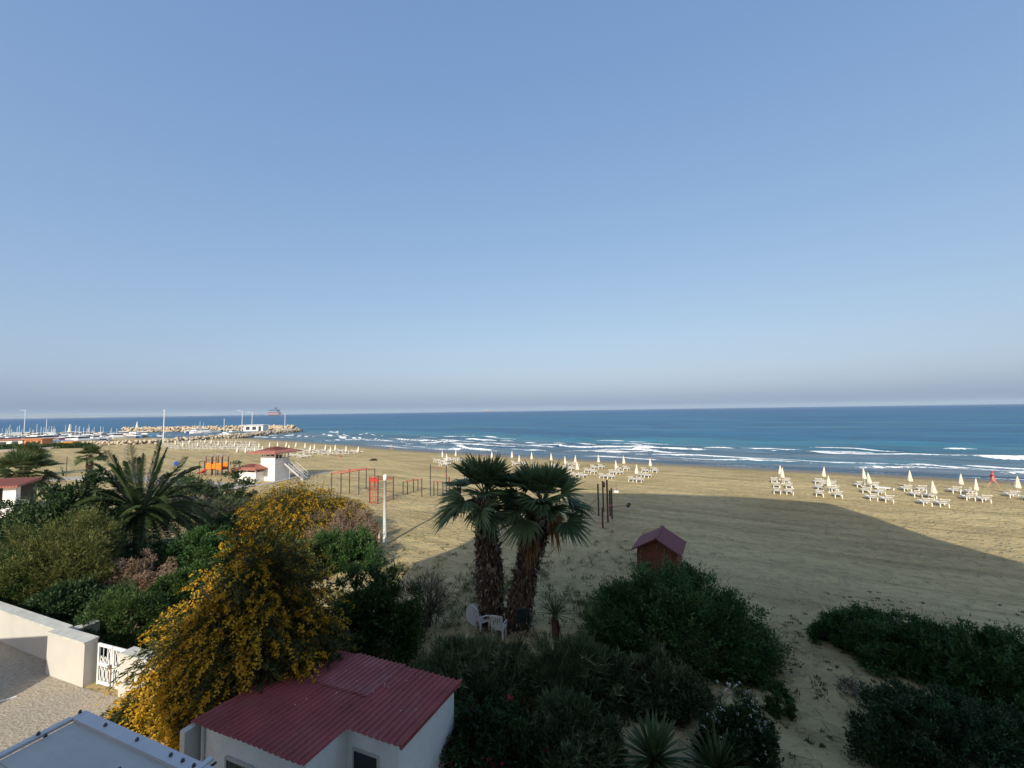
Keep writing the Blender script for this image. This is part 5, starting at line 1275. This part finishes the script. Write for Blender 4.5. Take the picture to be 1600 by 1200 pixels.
# middle
B('laurel_shrub', 'dark leafy shrub behind the shed, right of the near mimosa', 'shrub', 575, 1035, 892, 62, G_MID, 55, n_cl=150, per=100, leaf=(0.19, 0.07), lump=0.5, shoots=0.9)
p_, rx_, ry_, h_ = place(662, 1000, 886, 62, 0.8); twig_bush('leafless grey shrub between the dark laurel and the left palm', p_, rx_, ry_, h_, 34, 56, leafm('twig_grey', [(0, (0.07, 0.058, 0.042)), (1, (0.20, 0.165, 0.125))], 0.9, 0.1))
B('grey_shrub', 'grey-green wispy shrub behind the right end of the shed', 'shrub', 735, 1118, 1018, 98, G_GREY, 57, dep=0.6, n_cl=240, per=110, leaf=(0.32, 0.035), lump=0.4, up=0.7, shoots=0.8)
B('grey_shrub', 'tall grey feathery shrub in front of the small spiky plant', 'shrub', 902, 1122, 1015, 62, G_GREY, 58, dep=0.8, n_cl=190, per=110, leaf=(0.40, 0.035), lump=0.45, up=0.9, shoots=0.9)
B('grey_shrub', 'low grey-green shrub at the foot of the big dark bush', 'shrub', 1035, 1120, 1032, 72, G_GREY, 59, dep=0.7, n_cl=160, per=110, leaf=(0.20, 0.05), lump=0.4, up=0.5)
B('big_bush', 'large dense dark green bush in front of the red hut', 'bush', 1050, 1054, 880, 134, G_FRESH, 60, dep=0.72, n_cl=520, per=130, leaf=(0.13, 0.05), cl_r=0.12, lump=0.2, shoots=0.6)
p = atg(868, 998); yucca('small spiky plant with a red-brown skirt right of the palms', p, 46, 0.75, 71, 0.95, G_GREY, 'spiky_plant', 0.03, True)
# right-hand dune hedge
for k, (cx, yb, yt, hw, lab) in enumerate([(1352, 1018, 944, 64, 'leftmost low green shrub of the dune hedge at right, yellowish at its foot'), (1446, 1062, 962, 88, 'middle low green shrub of the dune hedge at right'), (1562, 1100, 984, 92, 'low green shrub of the dune hedge cut by the right edge')]):
    B('dune_shrub', lab, 'shrub', cx, yb, yt, hw, G_FRESH, 80+k, dep=0.62, n_cl=300, per=130, leaf=(0.11, 0.04), cl_r=0.12, lump=0.25, shoots=0.7, group='dune hedge shrubs')
B('dune_shrub', 'dark low shrub filling the bottom right corner', 'shrub', 1500, 1215, 1090, 150, G_DARK, 84, dep=0.6, n_cl=380, per=120, leaf=(0.10, 0.04), cl_r=0.12, shoots=0.4)
B('white_flower_shrub', 'shrub dotted with small white flowers at the bottom', 'shrub', 1158, 1225, 1078, 52, G_DARK, 85, dep=0.8, n_cl=160, per=110, leaf=(0.10, 0.035), flowers=(F_WHITE, 150, 0.042, 0))
B('bougainvillea', 'dark bougainvillea with pink blossoms right of the shed', 'shrub', 775, 1235, 1092, 92, G_DARK, 86, dep=0.6, n_cl=230, per=120, leaf=(0.10, 0.05), flowers=(F_PINK, 700, 0.075, 0.76))
B('bougainvillea', 'low yellowish-leaved shrub between the shed and the grey shrubs', 'shrub', 835, 1150, 1085, 38, G_OLIVE, 90, n_cl=60, per=60, leaf=(0.12, 0.06), lump=0.5)
B('small_shrub', 'lone small shrub on the sandy path', 'shrub', 1217, 1122, 1062, 19, G_FRESH, 87, n_cl=50, per=70, leaf=(0.09, 0.03), up=0.7)
B('grey_shrub', 'dark grey-green shrub between bougainvillea and the larger yucca', 'shrub', 905, 1225, 1092, 66, G_GREY, 88, dep=0.7, n_cl=150, per=100, leaf=(0.24, 0.045), lump=0.4, up=0.6)
yucca('larger spiky yucca at the bottom centre', atg(1022, 1215), 90, 0.95, 72, 0.42, G_YUC)
yucca('smaller spiky yucca right of the larger one', atg(1122, 1228), 70, 0.85, 73, 0.35, G_YUC)
p_, rx_, ry_, h_ = place(1340, 1100, 1040, 60, 0.7); twig_bush('dry bare twigs at the foot of the dune hedge', p_, rx_, ry_, h_*0.8, 16, 89, G_DRY)

# scattered weeds on the sand (nobody could count them)
def weeds():
    R = np.random.default_rng(91); C = []
    spots = []
    for k in range(2600):
        x = R.uniform(-13, 10); y = R.uniform(13.5, 33)
        dens = (0.15+0.85*sstep(0.45, 0.62, fbm(x*0.25+5, y*0.25, 61, 3)))*sstep(34, 24, y)
        if R.random() < dens: spots.append((x, y, 0.5+0.5*R.random()))
    for k in range(420):
        x = R.uniform(6, 22); y = R.uniform(9.5, 21)
        if vnoise(x*0.5, y*0.5, 5) > 0.62: spots.append((x, y, 0.3))
    S = np.array(spots); z = gz(S[:, 0], S[:, 1]); n = len(S); K = 16; i = np.repeat(np.arange(n), K)
    P = np.stack([S[i, 0], S[i, 1], z[i]], 1)+np.stack([R.normal(size=n*K)*0.15*S[i, 2], R.normal(size=n*K)*0.15*S[i, 2], np.zeros(n*K)], 1)
    D = R.normal(size=(n*K, 3))*0.55+np.array([0, 0, 0.8])
    lf = Leafer(); lf.add(*leaves(P, D, (0.14+0.22*R.random(n*K))*S[i, 2], 0.03, R, v=np.clip(0.5*R.random(n)[i]+0.5*R.random(n*K), 0, 1)))
    o = lf.build('ground_weeds', leafm('weed_leaf', [(0, (0.03, 0.04, 0.015)), (0.6, (0.085, 0.09, 0.03)), (1, (0.20, 0.16, 0.07))], 0.7, 0.2), None)
    tag(o, 'sparse low weeds growing over the shaded sand around the palms', 'weeds', kind='stuff')
    # denser grass patches round the palm feet and below the left shrubs
    pts = []
    for k in range(16000):
        x = R.uniform(-12, 8); y = R.uniform(13, 27)
        a = np.exp(-(((x-0.5)/5)**2+((y-20.5)/2.6)**2))+1.2*np.exp(-(((x+7.5)/2.0)**2+((y-25+0.6*(x+7.5))/1.0)**2))
        if R.random() < a*sstep(0.38, 0.58, fbm(x*0.5, y*0.5, 71, 3)): pts.append((x, y))
    S = np.array(pts); n = len(S); K = 7; i = np.repeat(np.arange(n), K); z = gz(S[:, 0], S[:, 1])
    P = np.stack([S[i, 0]+R.normal(size=n*K)*0.06, S[i, 1]+R.normal(size=n*K)*0.06, z[i]], 1)
    lf = Leafer(); lf.add(*leaves(P, R.normal(size=(n*K, 3))*0.4+np.array([0, 0, 0.9]), 0.14+0.18*R.random(n*K), 0.02, R))
    o = lf.build('grass_patch', leafm('grass_blade', [(0, (0.03, 0.05, 0.012)), (0.6, (0.075, 0.10, 0.025)), (1, (0.17, 0.17, 0.06))], 0.6, 0.3), None)
    tag(o, 'short green grass around the palm feet', 'grass', kind='stuff')
weeds()

# ------------------------------------------------------------------ plastic garden chairs by the palms
def chair_meshes():
    seat = MB().box((0, 0, 0.42), (0.50, 0.48, 0.035), bev=0.012).mesh('seat')
    back = MB()
    for k in range(5):
        x = -0.18+k*0.09; back.box((x, 0.285, 0.70), (0.055, 0.025, 0.50), rx=-0.2)
    back.box((0, 0.345, 0.97), (0.46, 0.035, 0.10), rx=-0.2, bev=0.01).box((0, 0.235, 0.47), (0.46, 0.035, 0.06), rx=-0.2)
    for s in (-1, 1): back.box((s*0.235, 0.29, 0.72), (0.04, 0.03, 0.58), rx=-0.2)
    leg = MB().box((0, 0, 0.205), (0.055, 0.055, 0.42), top=1.3).mesh('leg')
    arm = MB().tube([(0, -0.20, 0.42), (0, -0.21, 0.63), (0, -0.12, 0.66), (0, 0.27, 0.67)], [0.022, 0.024, 0.03, 0.024], 6).mesh('armrest')
    return seat, back.mesh('backrest'), leg, arm
_cm = chair_meshes()
def chair(label, p, rz, mat, tilt=(0, 0), lift=0.0):
    o = thing('garden_chair', label, 'chair', (p[0], p[1], p[2]+lift), rz); o.rotation_euler = (tilt[0], tilt[1], rz)
    ms = [m.copy() for m in _cm]
    for m in ms: m.materials.append(mat)
    link('seat', ms[0], None, o); link('backrest', ms[1], None, o)
    for x in (-0.22, 0.22):
        for y in (-0.2, 0.2): link('leg', ms[2], None, o, (x, y, 0))
        link('armrest', ms[3], None, o, (x*1.18, 0, 0))
    return o
CW = pm('white_garden_plastic', (0.72, 0.72, 0.70), 0.4, 0.08, 3, 0.05, dirt=(0.5, 0.48, 0.42)); CG = pm('green_garden_plastic', (0.015, 0.045, 0.042), 0.45, 0.15, 3, 0.05)
chair('upright white plastic garden chair at the foot of the left palm', atg(780, 996), 2.85, CW)
c_ = chair('white plastic garden chair with its back turned, left of the upright one', atg(754, 984), 2.1, CW)
tb = atg(742, 982); o = thing('garden_table', 'white plastic table top leaning beside the white chairs', 'table', (tb[0], tb[1]+0.25, tb[2]+0.45)); o.rotation_euler = (0.95, 0.35, 0.5)
MB().lathe([(0.42, -0.02), (0.45, 0.0), (0.45, 0.03), (0.43, 0.04)], 24).build('table_top', CW, o)
for k in range(4):
    a = k*math.pi/2+0.6; MB().tube([(0.3*math.cos(a), 0.3*math.sin(a), -0.02), (0.36*math.cos(a), 0.36*math.sin(a), -0.42)], 0.025, 6).build('leg', CW, o)
chair('dark green plastic garden chair leaning on the right palm', atg(815, 984), 3.35, CG)

# ------------------------------------------------------------------ people
SKIN = pm('skin', (0.46, 0.25, 0.17), 0.6, 0.08, 6, 0.05)
def skinned(name, verts, edges, radii, mat, parent, sub=2):
    me = bpy.data.meshes.new(name); me.from_pydata(verts, edges, []); me.update()
    o = link(name, me, mat, parent)
    m = o.modifiers.new('skin', 'SKIN'); m.use_smooth_shade = True
    lay = me.skin_vertices[0].data if me.skin_vertices else None
    if lay:
        for i, r in enumerate(radii): lay[i].radius = (r, r) if not hasattr(r, '__len__') else r
        lay[0].use_root = True
    s = o.modifiers.new('sub', 'SUBSURF'); s.levels = 1; s.render_levels = sub
    return o
def person(label, p, rz, stride, top_mat, leg_mat, hair, scale=1.0, arm_swing=0.3, bare_legs=True, bag=False):
    o = thing('person', label, 'person', p, rz); o.scale = (scale,)*3
    s = stride
    J = {'pel': (0, 0, 0.95), 'wai': (0, 0.01, 1.10), 'che': (0, 0.02, 1.33), 'nec': (0, 0.03, 1.50), 'hd0': (0, 0.05, 1.58), 'hd1': (0, 0.055, 1.67), 'hd2': (0, 0.045, 1.74)}
    for sd, sg in (('l', 1), ('r', -1)):
        f = s*sg
        J['hip'+sd] = (0.10*sg, 0, 0.90); J['kne'+sd] = (0.11*sg, 0.24*f+0.03, 0.50); J['ank'+sd] = (0.11*sg, 0.46*f-0.02, 0.09 if f >= 0 else 0.14); J['toe'+sd] = (0.12*sg, 0.46*f+0.16, 0.03)
        J['sho'+sd] = (0.185*sg, 0.01, 1.42); J['elb'+sd] = (0.25*sg, -arm_swing*f*0.5-0.02, 1.15); J['wri'+sd] = (0.26*sg, -arm_swing*f+0.10, 0.93); J['han'+sd] = (0.255*sg, -arm_swing*f+0.13, 0.84)
    names = list(J); ix = {n: i for i, n in enumerate(names)}
    E = [('pel', 'wai'), ('wai', 'che'), ('che', 'nec'), ('nec', 'hd0'), ('hd0', 'hd1'), ('hd1', 'hd2')]
    for sd in 'lr': E += [('pel', 'hip'+sd), ('hip'+sd, 'kne'+sd), ('kne'+sd, 'ank'+sd), ('ank'+sd, 'toe'+sd), ('che', 'sho'+sd), ('sho'+sd, 'elb'+sd), ('elb'+sd, 'wri'+sd), ('wri'+sd, 'han'+sd)]
    RD = {'pel': .135, 'wai': .125, 'che': .145, 'nec': .058, 'hd0': .075, 'hd1': .098, 'hd2': .075, 'hip': .095, 'kne': .060, 'ank': .040, 'toe': .034, 'sho': .062, 'elb': .044, 'wri': .030, 'han': .036}
    body = skinned('body', [J[n] for n in names], [(ix[a], ix[b]) for a, b in E], [RD[n] if n in RD else RD[n[:3]] for n in names], SKIN, o)
    tv = [J['pel'], J['wai'], J['che'], J['shol'], J['shor'], tuple((np.array(J['shol'])*.45+np.array(J['elbl'])*.55)), tuple((np.array(J['shor'])*.45+np.array(J['elbr'])*.55)), (0, .02, 1.46)]
    skinned('shirt', tv, [(0, 1), (1, 2), (2, 3), (2, 4), (3, 5), (4, 6), (2, 7)], [.155, .148, .165, .085, .085, .065, .065, .08], top_mat, o)
    k = 0.55 if bare_legs else 0.98
    ll_ = [J['pel']]
    ed = []
    for sd in 'lr':
        h = np.array(J['hip'+sd]); kn = np.array(J['kne'+sd]); an = np.array(J['ank'+sd]); b = len(ll_)
        ll_ += [tuple(h), tuple(h+(kn-h)*min(1, k))]; ed += [(0, b), (b, b+1)]
        if not bare_legs: ll_.append(tuple(kn+(an-kn)*0.9)); ed.append((b+1, b+2))
    skinned('shorts' if bare_legs else 'trousers', ll_, ed, [.15]+([.115, .095] if bare_legs else [.115, .08, .06])*2, leg_mat, o)
    hm = MB().lathe([(0.108, 1.66), (0.116, 1.70), (0.108, 1.76), (0.07, 1.815), (0.01, 1.83)], 14, (0, 0.035, 0)).build('hair', hair, o, smooth=True)
    MB().tube([(0, 0.145, 1.665), (0, 0.17, 1.645)], [0.012, 0.018], 6).build('nose', SKIN, body)
    for sx in (-.035, .035): MB().lathe([(0.012, -0.01), (0.012, 0.01)], 6, (sx, 0.145, 1.685)).build('eye', pm('eye_dark', (0.03, 0.02, 0.02), 0.3), body)
    if bag: MB().box((0, -0.20, 1.28), (0.28, 0.14, 0.38), bev=0.03).build('backpack', pm('dark_red_cloth', (0.30, 0.02, 0.03), 0.8), o)
    return o
HAIR = pm('dark_hair', (0.03, 0.02, 0.015), 0.7, 0.2)
person('person in red top and pink shorts striding along the waterline at right', atg(1552, 763), -math.pi/2-0.35, 0.95, pm('red_cloth', (0.55, 0.045, 0.055), 0.85, 0.1), pm('pink_cloth', (0.62, 0.20, 0.19), 0.85, 0.1), pm('red_cap', (0.45, 0.04, 0.05), 0.8, 0.1), 1.06)
person('person in a white top walking at the far waterline', atg(612, 704), 1.9, 0.5, pm('white_cloth', (0.78, 0.76, 0.74), 0.85, 0.05), pm('pink_cloth', (0.62, 0.20, 0.19), 0.85, 0.1), HAIR, 1.0)
person('small bare-backed person walking beside the far loungers', atg(532, 720.5), -1.2, 0.4, pm('tan_cloth', (0.50, 0.22, 0.14), 0.85, 0.1), pm('brick_cloth', (0.42, 0.15, 0.09), 0.85, 0.1), HAIR, 1.0)

# ------------------------------------------------------------------ harbour: jetties, boats, lamps, kiosks
ROCK = pm('pale_jetty_rock', (0.50, 0.41, 0.29), 0.9, 0.28, 0.5, 0.5, obj=False)
ROCKD = pm('wet_jetty_rock', (0.10, 0.085, 0.06), 0.7, 0.3, 0.5, 0.5, obj=False)
def rock_mass(name, label, pts, width, height, seed, size=1.4, dens=0.9):
    """rubble mound along a line: a core and separate boulders piled over it"""
    R = np.random.default_rng(seed); pts = [np.array(p[:2]) for p in pts]
    o = thing(name, label, 'breakwater', (pts[0][0], pts[0][1], SEA_Z)); org = pts[0]
    L = [np.hypot(*(pts[i+1]-pts[i])) for i in range(len(pts)-1)]
    V = []; Qf = []; Vd = []; Qd = []
    base = np.array([(x, y, z) for x in (-1, 1) for y in (-1, 1) for z in (-1, 1)], float)
    fs = np.array([(0, 1, 3, 2), (4, 6, 7, 5), (0, 4, 5, 1), (2, 3, 7, 6), (0, 2, 6, 4), (1, 5, 7, 3)])
    for i in range(len(L)):
        d = (pts[i+1]-pts[i])/L[i]; n = np.array([-d[1], d[0]])
        for k in range(int(L[i]*width*dens/size**1.2)):
            a = R.random()*L[i]; b = R.uniform(-1, 1); c = pts[i]+d*a+n*b*width/2
            zz = height*(1-abs(b)**1.6)*(0.75+0.3*R.random())-0.25
            s = size*(0.5+0.55*R.random())*np.array([0.5, 0.5, 0.42])
            q = np.linalg.qr(R.normal(size=(3, 3)))[0]
            vv = (base*(0.75+0.4*R.random((8, 3)))*s)@q.T+np.array([c[0]-org[0], c[1]-org[1], zz])
            if zz < 0.25 and R.random() < 0.8: Qd.append(fs+len(Vd)*8); Vd.append(vv)
            else: Qf.append(fs+len(V)*8); V.append(vv)
    tag(link('boulders', np_mesh('boulders', np.concatenate(V), np.concatenate(Qf)), ROCK, o), kind='stuff')
    if Vd: tag(link('wet_boulders', np_mesh('wet_boulders', np.concatenate(Vd), np.concatenate(Qd)), ROCKD, o), kind='stuff')
    mb = MB()
    for i in range(len(L)):
        c = (pts[i]+pts[i+1])/2-org; d = pts[i+1]-pts[i]
        mb.box((c[0], c[1], height*0.25-0.6), (L[i], width*0.7, height*0.5+1.2), rz=math.atan2(d[1], d[0]))
    mb.build('core', ROCKD, o); return o
Wz = lambda x, y, z=0.0: at(x, y, z)
rock_mass('jetty', 'pale boulder jetty running out from the beach by the far loungers', [Wz(120, 697), Wz(215, 694), Wz(300, 688.5), Wz(380, 682), Wz(430, 677), Wz(468, 673)], 5.5, 2.0, 5, 0.85, 2.0)
rock_mass('breakwater', 'long pale outer boulder breakwater beyond the moored boats', [Wz(193, 674.5), Wz(260, 673.5), Wz(330, 672.5), Wz(400, 671.2), Wz(460, 672)], 6.5, 3.3, 6, 1.05, 1.8)
rock_mass('rock_spit', 'low rocky spit behind the boats at far left', [Wz(-90, 690), Wz(0, 686.5), Wz(70, 681), Wz(140, 680), Wz(160, 684)], 8, 2.0, 7, 1.1, 1.3)
def boat_meshes(L, bw, hcol, seed):
    R = random.Random(seed); hull = MB()
    st = [(-0.5, 0.42, 0.0), (-0.2, 0.5, 0.0), (0.15, 0.46, 0.03), (0.38, 0.26, 0.12), (0.5, 0.02, 0.2)]
    V = []; 
    for t, w, sh in st:
        for y, z in ((-w*bw, 0.9+sh), (-w*bw*0.8, 0.3), (0, -0.15), (w*bw*0.8, 0.3), (w*bw, 0.9+sh)): V.append((t*L, y, z))
    fs = []
    for i in range(len(st)-1):
        for k in range(4): fs.append((i*5+k, i*5+k+1, i*5+5+k+1, i*5+5+k))
        fs.append((i*5+4, i*5, i*5+5, i*5+9))
    fs.append((0, 1, 2, 3, 4)); hull.add(V, fs)
    cab = MB().box((L*0.02, 0, 1.35), (L*0.32, bw*0.62, 0.95), top=0.82)
    win = MB().box((L*0.02, 0, 1.52), (L*0.29, bw*0.60, 0.34))
    mast = MB().tube([(L*0.05, 0, 1.6), (L*0.05, 0, 2.9+R.random()*1.5)], 0.06, 6)
    return hull.mesh('hull', False), cab.mesh('cabin'), win.mesh('cabin_window'), mast.mesh('mast')
def boats():
    R = random.Random(77)
    HC = [(0.72, 0.71, 0.69), (0.70, 0.70, 0.70), (0.05, 0.12, 0.28), (0.76, 0.74, 0.70), (0.12, 0.25, 0.36), (0.45, 0.12, 0.07), (0.74, 0.74, 0.75)]
    protos = []
    for k in range(7):
        ms = boat_meshes(6.5+k*0.5, 2.3+0.1*k, None, k); mats = [pm('boat_hull_%s' % 'abcdefg'[k], HC[k], 0.4, 0.08), pm('boat_cabin_white', (0.78, 0.78, 0.76), 0.4, 0.05), pm('boat_glass', (0.03, 0.045, 0.06), 0.15, 0.1), pm('boat_mast', (0.6, 0.6, 0.6), 0.4, 0.05)]
        for m, mt in zip(ms, mats): m.materials.append(mt)
        protos.append(ms)
    spots = []
    for k in range(46): spots.append((R.uniform(0, 150), R.uniform(682.5, 695.5)))
    for k in range(9): spots.append((R.uniform(152, 238), R.uniform(682, 687)))
    for k in range(5): spots.append((R.uniform(300, 372), R.uniform(676.5, 678.5)))
    for i, (x, y) in enumerate(spots):
        p = at(x, y, SEA_Z)
        o = thing('moored_boat', 'small boat with %s hull in the %s' % (['white', 'pale grey', 'dark blue', 'cream', 'sea-blue', 'rust-red', 'off-white'][i % 7], 'crowded far-left harbour' if x < 150 else ('basin left of the tallest harbour lamp' if x < 260 else 'water under the jetty kiosk')), 'boat', (p[0], p[1], SEA_Z-0.1 if x > 150 else max(SEA_Z-0.1, g1(p[0], p[1]))), R.uniform(-0.5, 0.5)+(math.pi if R.random() < .5 else 0)+R.choice([0, 0.9]), 'boats in the far-left harbour'); sc_ = R.uniform(1.1, 1.6); o.scale = (sc_, sc_, sc_)
        for nm, me in zip(('hull', 'cabin', 'cabin_window', 'mast'), protos[i % 7]): link(nm, me, None, o)
    p = at(210, 682.5, SEA_Z); o = thing('motor_yacht', 'larger white motor yacht moored under the outer breakwater', 'boat', (p[0], p[1], SEA_Z-0.1), 0.1)
    ms = boat_meshes(12, 3.4, None, 9)
    for nm, me, mt in zip(('hull', 'cabin', 'cabin_window', 'mast'), ms, (pm('boat_cabin_white', (0.78, 0.78, 0.76), 0.4), pm('boat_cabin_white', (0.78, 0.78, 0.76), 0.4), pm('boat_glass', (0.03, 0.045, 0.06), 0.15), pm('boat_mast', (0.6, 0.6, 0.6), 0.4))): link(nm, me, mt, o)
    MB().box((-0.5, 0, 2.1), (3.6, 1.8, 0.7), top=0.8).build('flybridge', pm('boat_cabin_white', (0.78, 0.78, 0.76), 0.4), o)
boats()
def harbour_lamp(x, yb, yt, label, arm):
    p = at(x, yb, 0.5); z = zat(x, yt, p[1])-0.5; o = thing('harbour_lamp', label, 'street lamp', (p[0], p[1], 0.5)); o['group'] = 'tall harbour lamps'
    MB().tube([(0, 0, -1.2), (0, 0, z)], [0.2, 0.11], 8).build('pole', pm('lamp_white', (0.74, 0.74, 0.74), 0.5, 0.05), o)
    if arm:
        MB().tube([(0, 0, z), (arm*0.8, 0, z+0.35), (arm*2.2, 0, z+0.5)], 0.08, 6).build('arm', pm('lamp_white', (0.74, 0.74, 0.74), 0.5), o)
        MB().box((arm*2.5, 0, z+0.5), (0.9, 0.35, 0.16), bev=0.03).build('lamp_head', pm('lamp_white', (0.74, 0.74, 0.74), 0.5), o)
    else: MB().box((0, 0, z+0.05), (0.5, 0.4, 0.2), bev=0.03).build('lamp_head', pm('lamp_white', (0.74, 0.74, 0.74), 0.5), o)
for a in [(37.5, 678, 642, 'tall white lamp furthest left over the harbour', -1), (72, 676, 656, 'shorter white lamp right of the leftmost harbour lamp', 0), (255, 690, 641, 'tallest white lamp at the middle of the harbour', 0), (350, 672, 655, 'short white lamp on the outer breakwater', 0), (378, 671, 643, 'white lamp with left-pointing arm near the jetty kiosk', -1), (393.5, 671, 645, 'white lamp with arm just left of the far ship', -1), (445, 671, 647, 'white lamp near the seaward end of the breakwater', 0)]: harbour_lamp(*a)
def beacon(x, yb, yt, label):
    p = at(x, yb, 1.0); z = zat(x, yt, p[1])-1.0; o = thing('harbour_beacon', label, 'beacon', (p[0], p[1], 1.0))
    MB().lathe([(1.0, -1.5), (0.85, 0.6), (0.45, z*0.6), (0.28, z*0.85)], 10).build('tower', pm('beacon_cream', (0.70, 0.63, 0.45), 0.7, 0.08), o)
    MB().lathe([(0.3, z*0.85), (0.36, z*0.9), (0.05, z)], 10).build('lantern', pm('beacon_cream', (0.70, 0.63, 0.45), 0.7), o)
beacon(108.5, 678, 662.5, 'cream harbour beacon on the rocky spit at left'); beacon(214, 668, 658.5, 'cream harbour beacon on the outer breakwater')
def kiosk(name, label, x, y, w, h, d, wm, rm, rz=0.0, zb=0.0):
    p = at(x, y, zb); o = thing(name, label, 'kiosk', (p[0], p[1], zb-0.3), rz)
    MB().box((0, 0, h/2), (w, d, h)).build('wall', wm, o)
    MB().box((0, 0, h+0.12), (w*1.12, d*1.2, 0.24)).build('roof', rm, o)
    for k in (-0.28, 0.05): MB().box((w*k, -d/2-0.02, h*0.5), (w*0.2, 0.06, h*0.55)).build('window', DARKOPEN, o)
    MB().box((w*0.34, -d/2-0.02, h*0.42), (w*0.14, 0.06, h*0.8)).build('door', DARKOPEN, o)
CREAMW = pm('kiosk_white', (0.76, 0.75, 0.72), 0.7, 0.06); TERRA = pm('terracotta_wall', (0.55, 0.22, 0.09), 0.8, 0.1)
kiosk('jetty_kiosk', 'white kiosk with flat pale roof on the end of the jetty', 400, 672.5, 10, 3.2, 6, CREAMW, CREAMW, 0.1, 0.8)
kiosk('harbour_kiosk', 'terracotta kiosk among the boats, left one of two', 60, 696, 5.0, 2.4, 4, TERRA, TERRA, 0.2, 0.2)
kiosk('harbour_kiosk', 'orange kiosk at the root of the jetty, right one of two', 109, 698.5, 3.6, 1.8, 3, pm('orange_wall', (0.62, 0.28, 0.07), 0.8, 0.1), pm('orange_wall', (0.62, 0.28, 0.07), 0.8), 0.2, 0.1)
kiosk('harbour_house', 'long low building with red roof at the far left harbour edge', 12, 697, 12, 2.4, 6, CREAMW, TILE_RED, 0.25, 0.2)
p = at(412.5, 669.5, 1.2); o = thing('red_container', 'red box unit beside the white jetty kiosk', 'container', (p[0], p[1], 1.0), 0.1)
MB().box((0, 0, 1.3), (3.0, 2.4, 2.6), bev=0.05).build('body', REDP, o); MB().box((0.4, -1.23, 1.2), (1.0, 0.05, 2.0)).build('door', TERRA, o)
# hedge and low wall between harbour and beach
R_ = random.Random(6)
for k in range(9):
    x = -5+k*17+R_.uniform(-4, 4); p = at(x, 702.5-0.04*x*0.6, 0)
    bush('harbour_shrub', 'low green shrub, %s from the left in the hedge between harbour and sand' % ORD[k], 'shrub', (p[0], p[1], g1(p[0], p[1])), 3.2, 2.0, 1.3, G_MID, n_cl=30, per=40, leaf=(0.5, 0.25), seed=120+k, group='harbour hedge shrubs', stem_n=2)
a_ = at(-60, 709, 0); b_ = at(95, 700.5, 0)
wall_run('harbour_wall', 'long low pale wall edging the beach below the harbour', a_, b_, 0.5, 0.3, 1, 0.0)

# ------------------------------------------------------------------ ships on the horizon
def cruise_ship():
    D = 4000.0; X = (428-800)/F*D
    o = thing('cruise_ship', 'large hazy ship with red-pink bow on the left horizon', 'ship', (X, D, SEA_Z), math.radians(148)); o.scale = (1.3, 1.3, 1.3); L = 165; bw = 13
    st = [(-0.5, 0.9, 20), (-0.3, 1, 20), (0.2, 1, 20), (0.38, 0.75, 21), (0.5, 0.05, 25)]; V = []; fs = []
    for t, w, h in st:
        for y, z in ((-w*bw, h), (-w*bw, 5), (0, -2), (w*bw, 5), (w*bw, h)): V.append((t*L, y, z))
    for i in range(4):
        for k in range(4): fs.append((i*5+k, i*5+k+1, i*5+6+k, i*5+5+k))
        fs.append((i*5+4, i*5, i*5+5, i*5+9))
    fs.append((0, 1, 2, 3, 4))
    MB().add(V, fs).build('hull', pm('ship_hull', (0.34, 0.19, 0.19), 0.6, 0.1, 0.02), o)
    SB = pm('ship_blue', (0.05, 0.08, 0.16), 0.6, 0.1, 0.02); SW = pm('ship_white', (0.30, 0.30, 0.36), 0.6, 0.1, 0.02)
    for k in range(4): MB().box((-10-2*k, 0, 23+k*6), (118-10*k, 24-1.5*k, 5.8)).build('deck', SW if k == 1 else SB, o)
    MB().box((-25, 0, 53), (18, 10, 14), top=0.8).build('funnel', SB, o)
    MB().tube([(20, 0, 44), (20, 0, 62)], 1.2, 6).build('mast', SW, o); MB().box((48, 0, 38), (10, 34, 4)).build('bridge', SB, o)
    o = thing('cargo_ship', 'low dark barge left of the large hazy ship', 'ship', ((402-800)/F*D, D, SEA_Z), 0.1)
    MB().add([(-42, -6, 0), (42, -6, 0), (48, 0, 0), (42, 6, 0), (-42, 6, 0), (-42, -7, 9), (44, -7, 9), (53, 0, 12), (44, 7, 9), (-42, 7, 9)], [(4, 3, 2, 1, 0), (5, 6, 7, 8, 9), (0, 1, 6, 5), (1, 2, 7, 6), (2, 3, 8, 7), (3, 4, 9, 8), (4, 0, 5, 9)]).build('hull', pm('ship_dark', (0.08, 0.10, 0.13), 0.6, 0.1, 0.02), o)
    MB().box((-30, 0, 13), (14, 11, 9)).build('bridge', pm('ship_white', (0.30, 0.30, 0.36), 0.6), o)
    D = 5200.0; o = thing('cargo_ship', 'tiny distant freighter near the middle of the horizon', 'ship', ((763-800)/F*D, D, SEA_Z), 0.15)
    MB().add([(-55, -8, 0), (50, -8, 0), (58, 0, 0), (50, 8, 0), (-55, 8, 0), (-55, -9, 11), (52, -9, 11), (64, 0, 15), (52, 9, 11), (-55, 9, 11)], [(4, 3, 2, 1, 0), (5, 6, 7, 8, 9), (0, 1, 6, 5), (1, 2, 7, 6), (2, 3, 8, 7), (3, 4, 9, 8), (4, 0, 5, 9)]).build('hull', pm('ship_rust', (0.24, 0.12, 0.09), 0.6, 0.1, 0.02), o)
    MB().box((-40, 0, 20), (16, 14, 20)).build('bridge', pm('ship_cream', (0.62, 0.60, 0.55), 0.6, 0.05, 0.02), o)
cruise_ship()
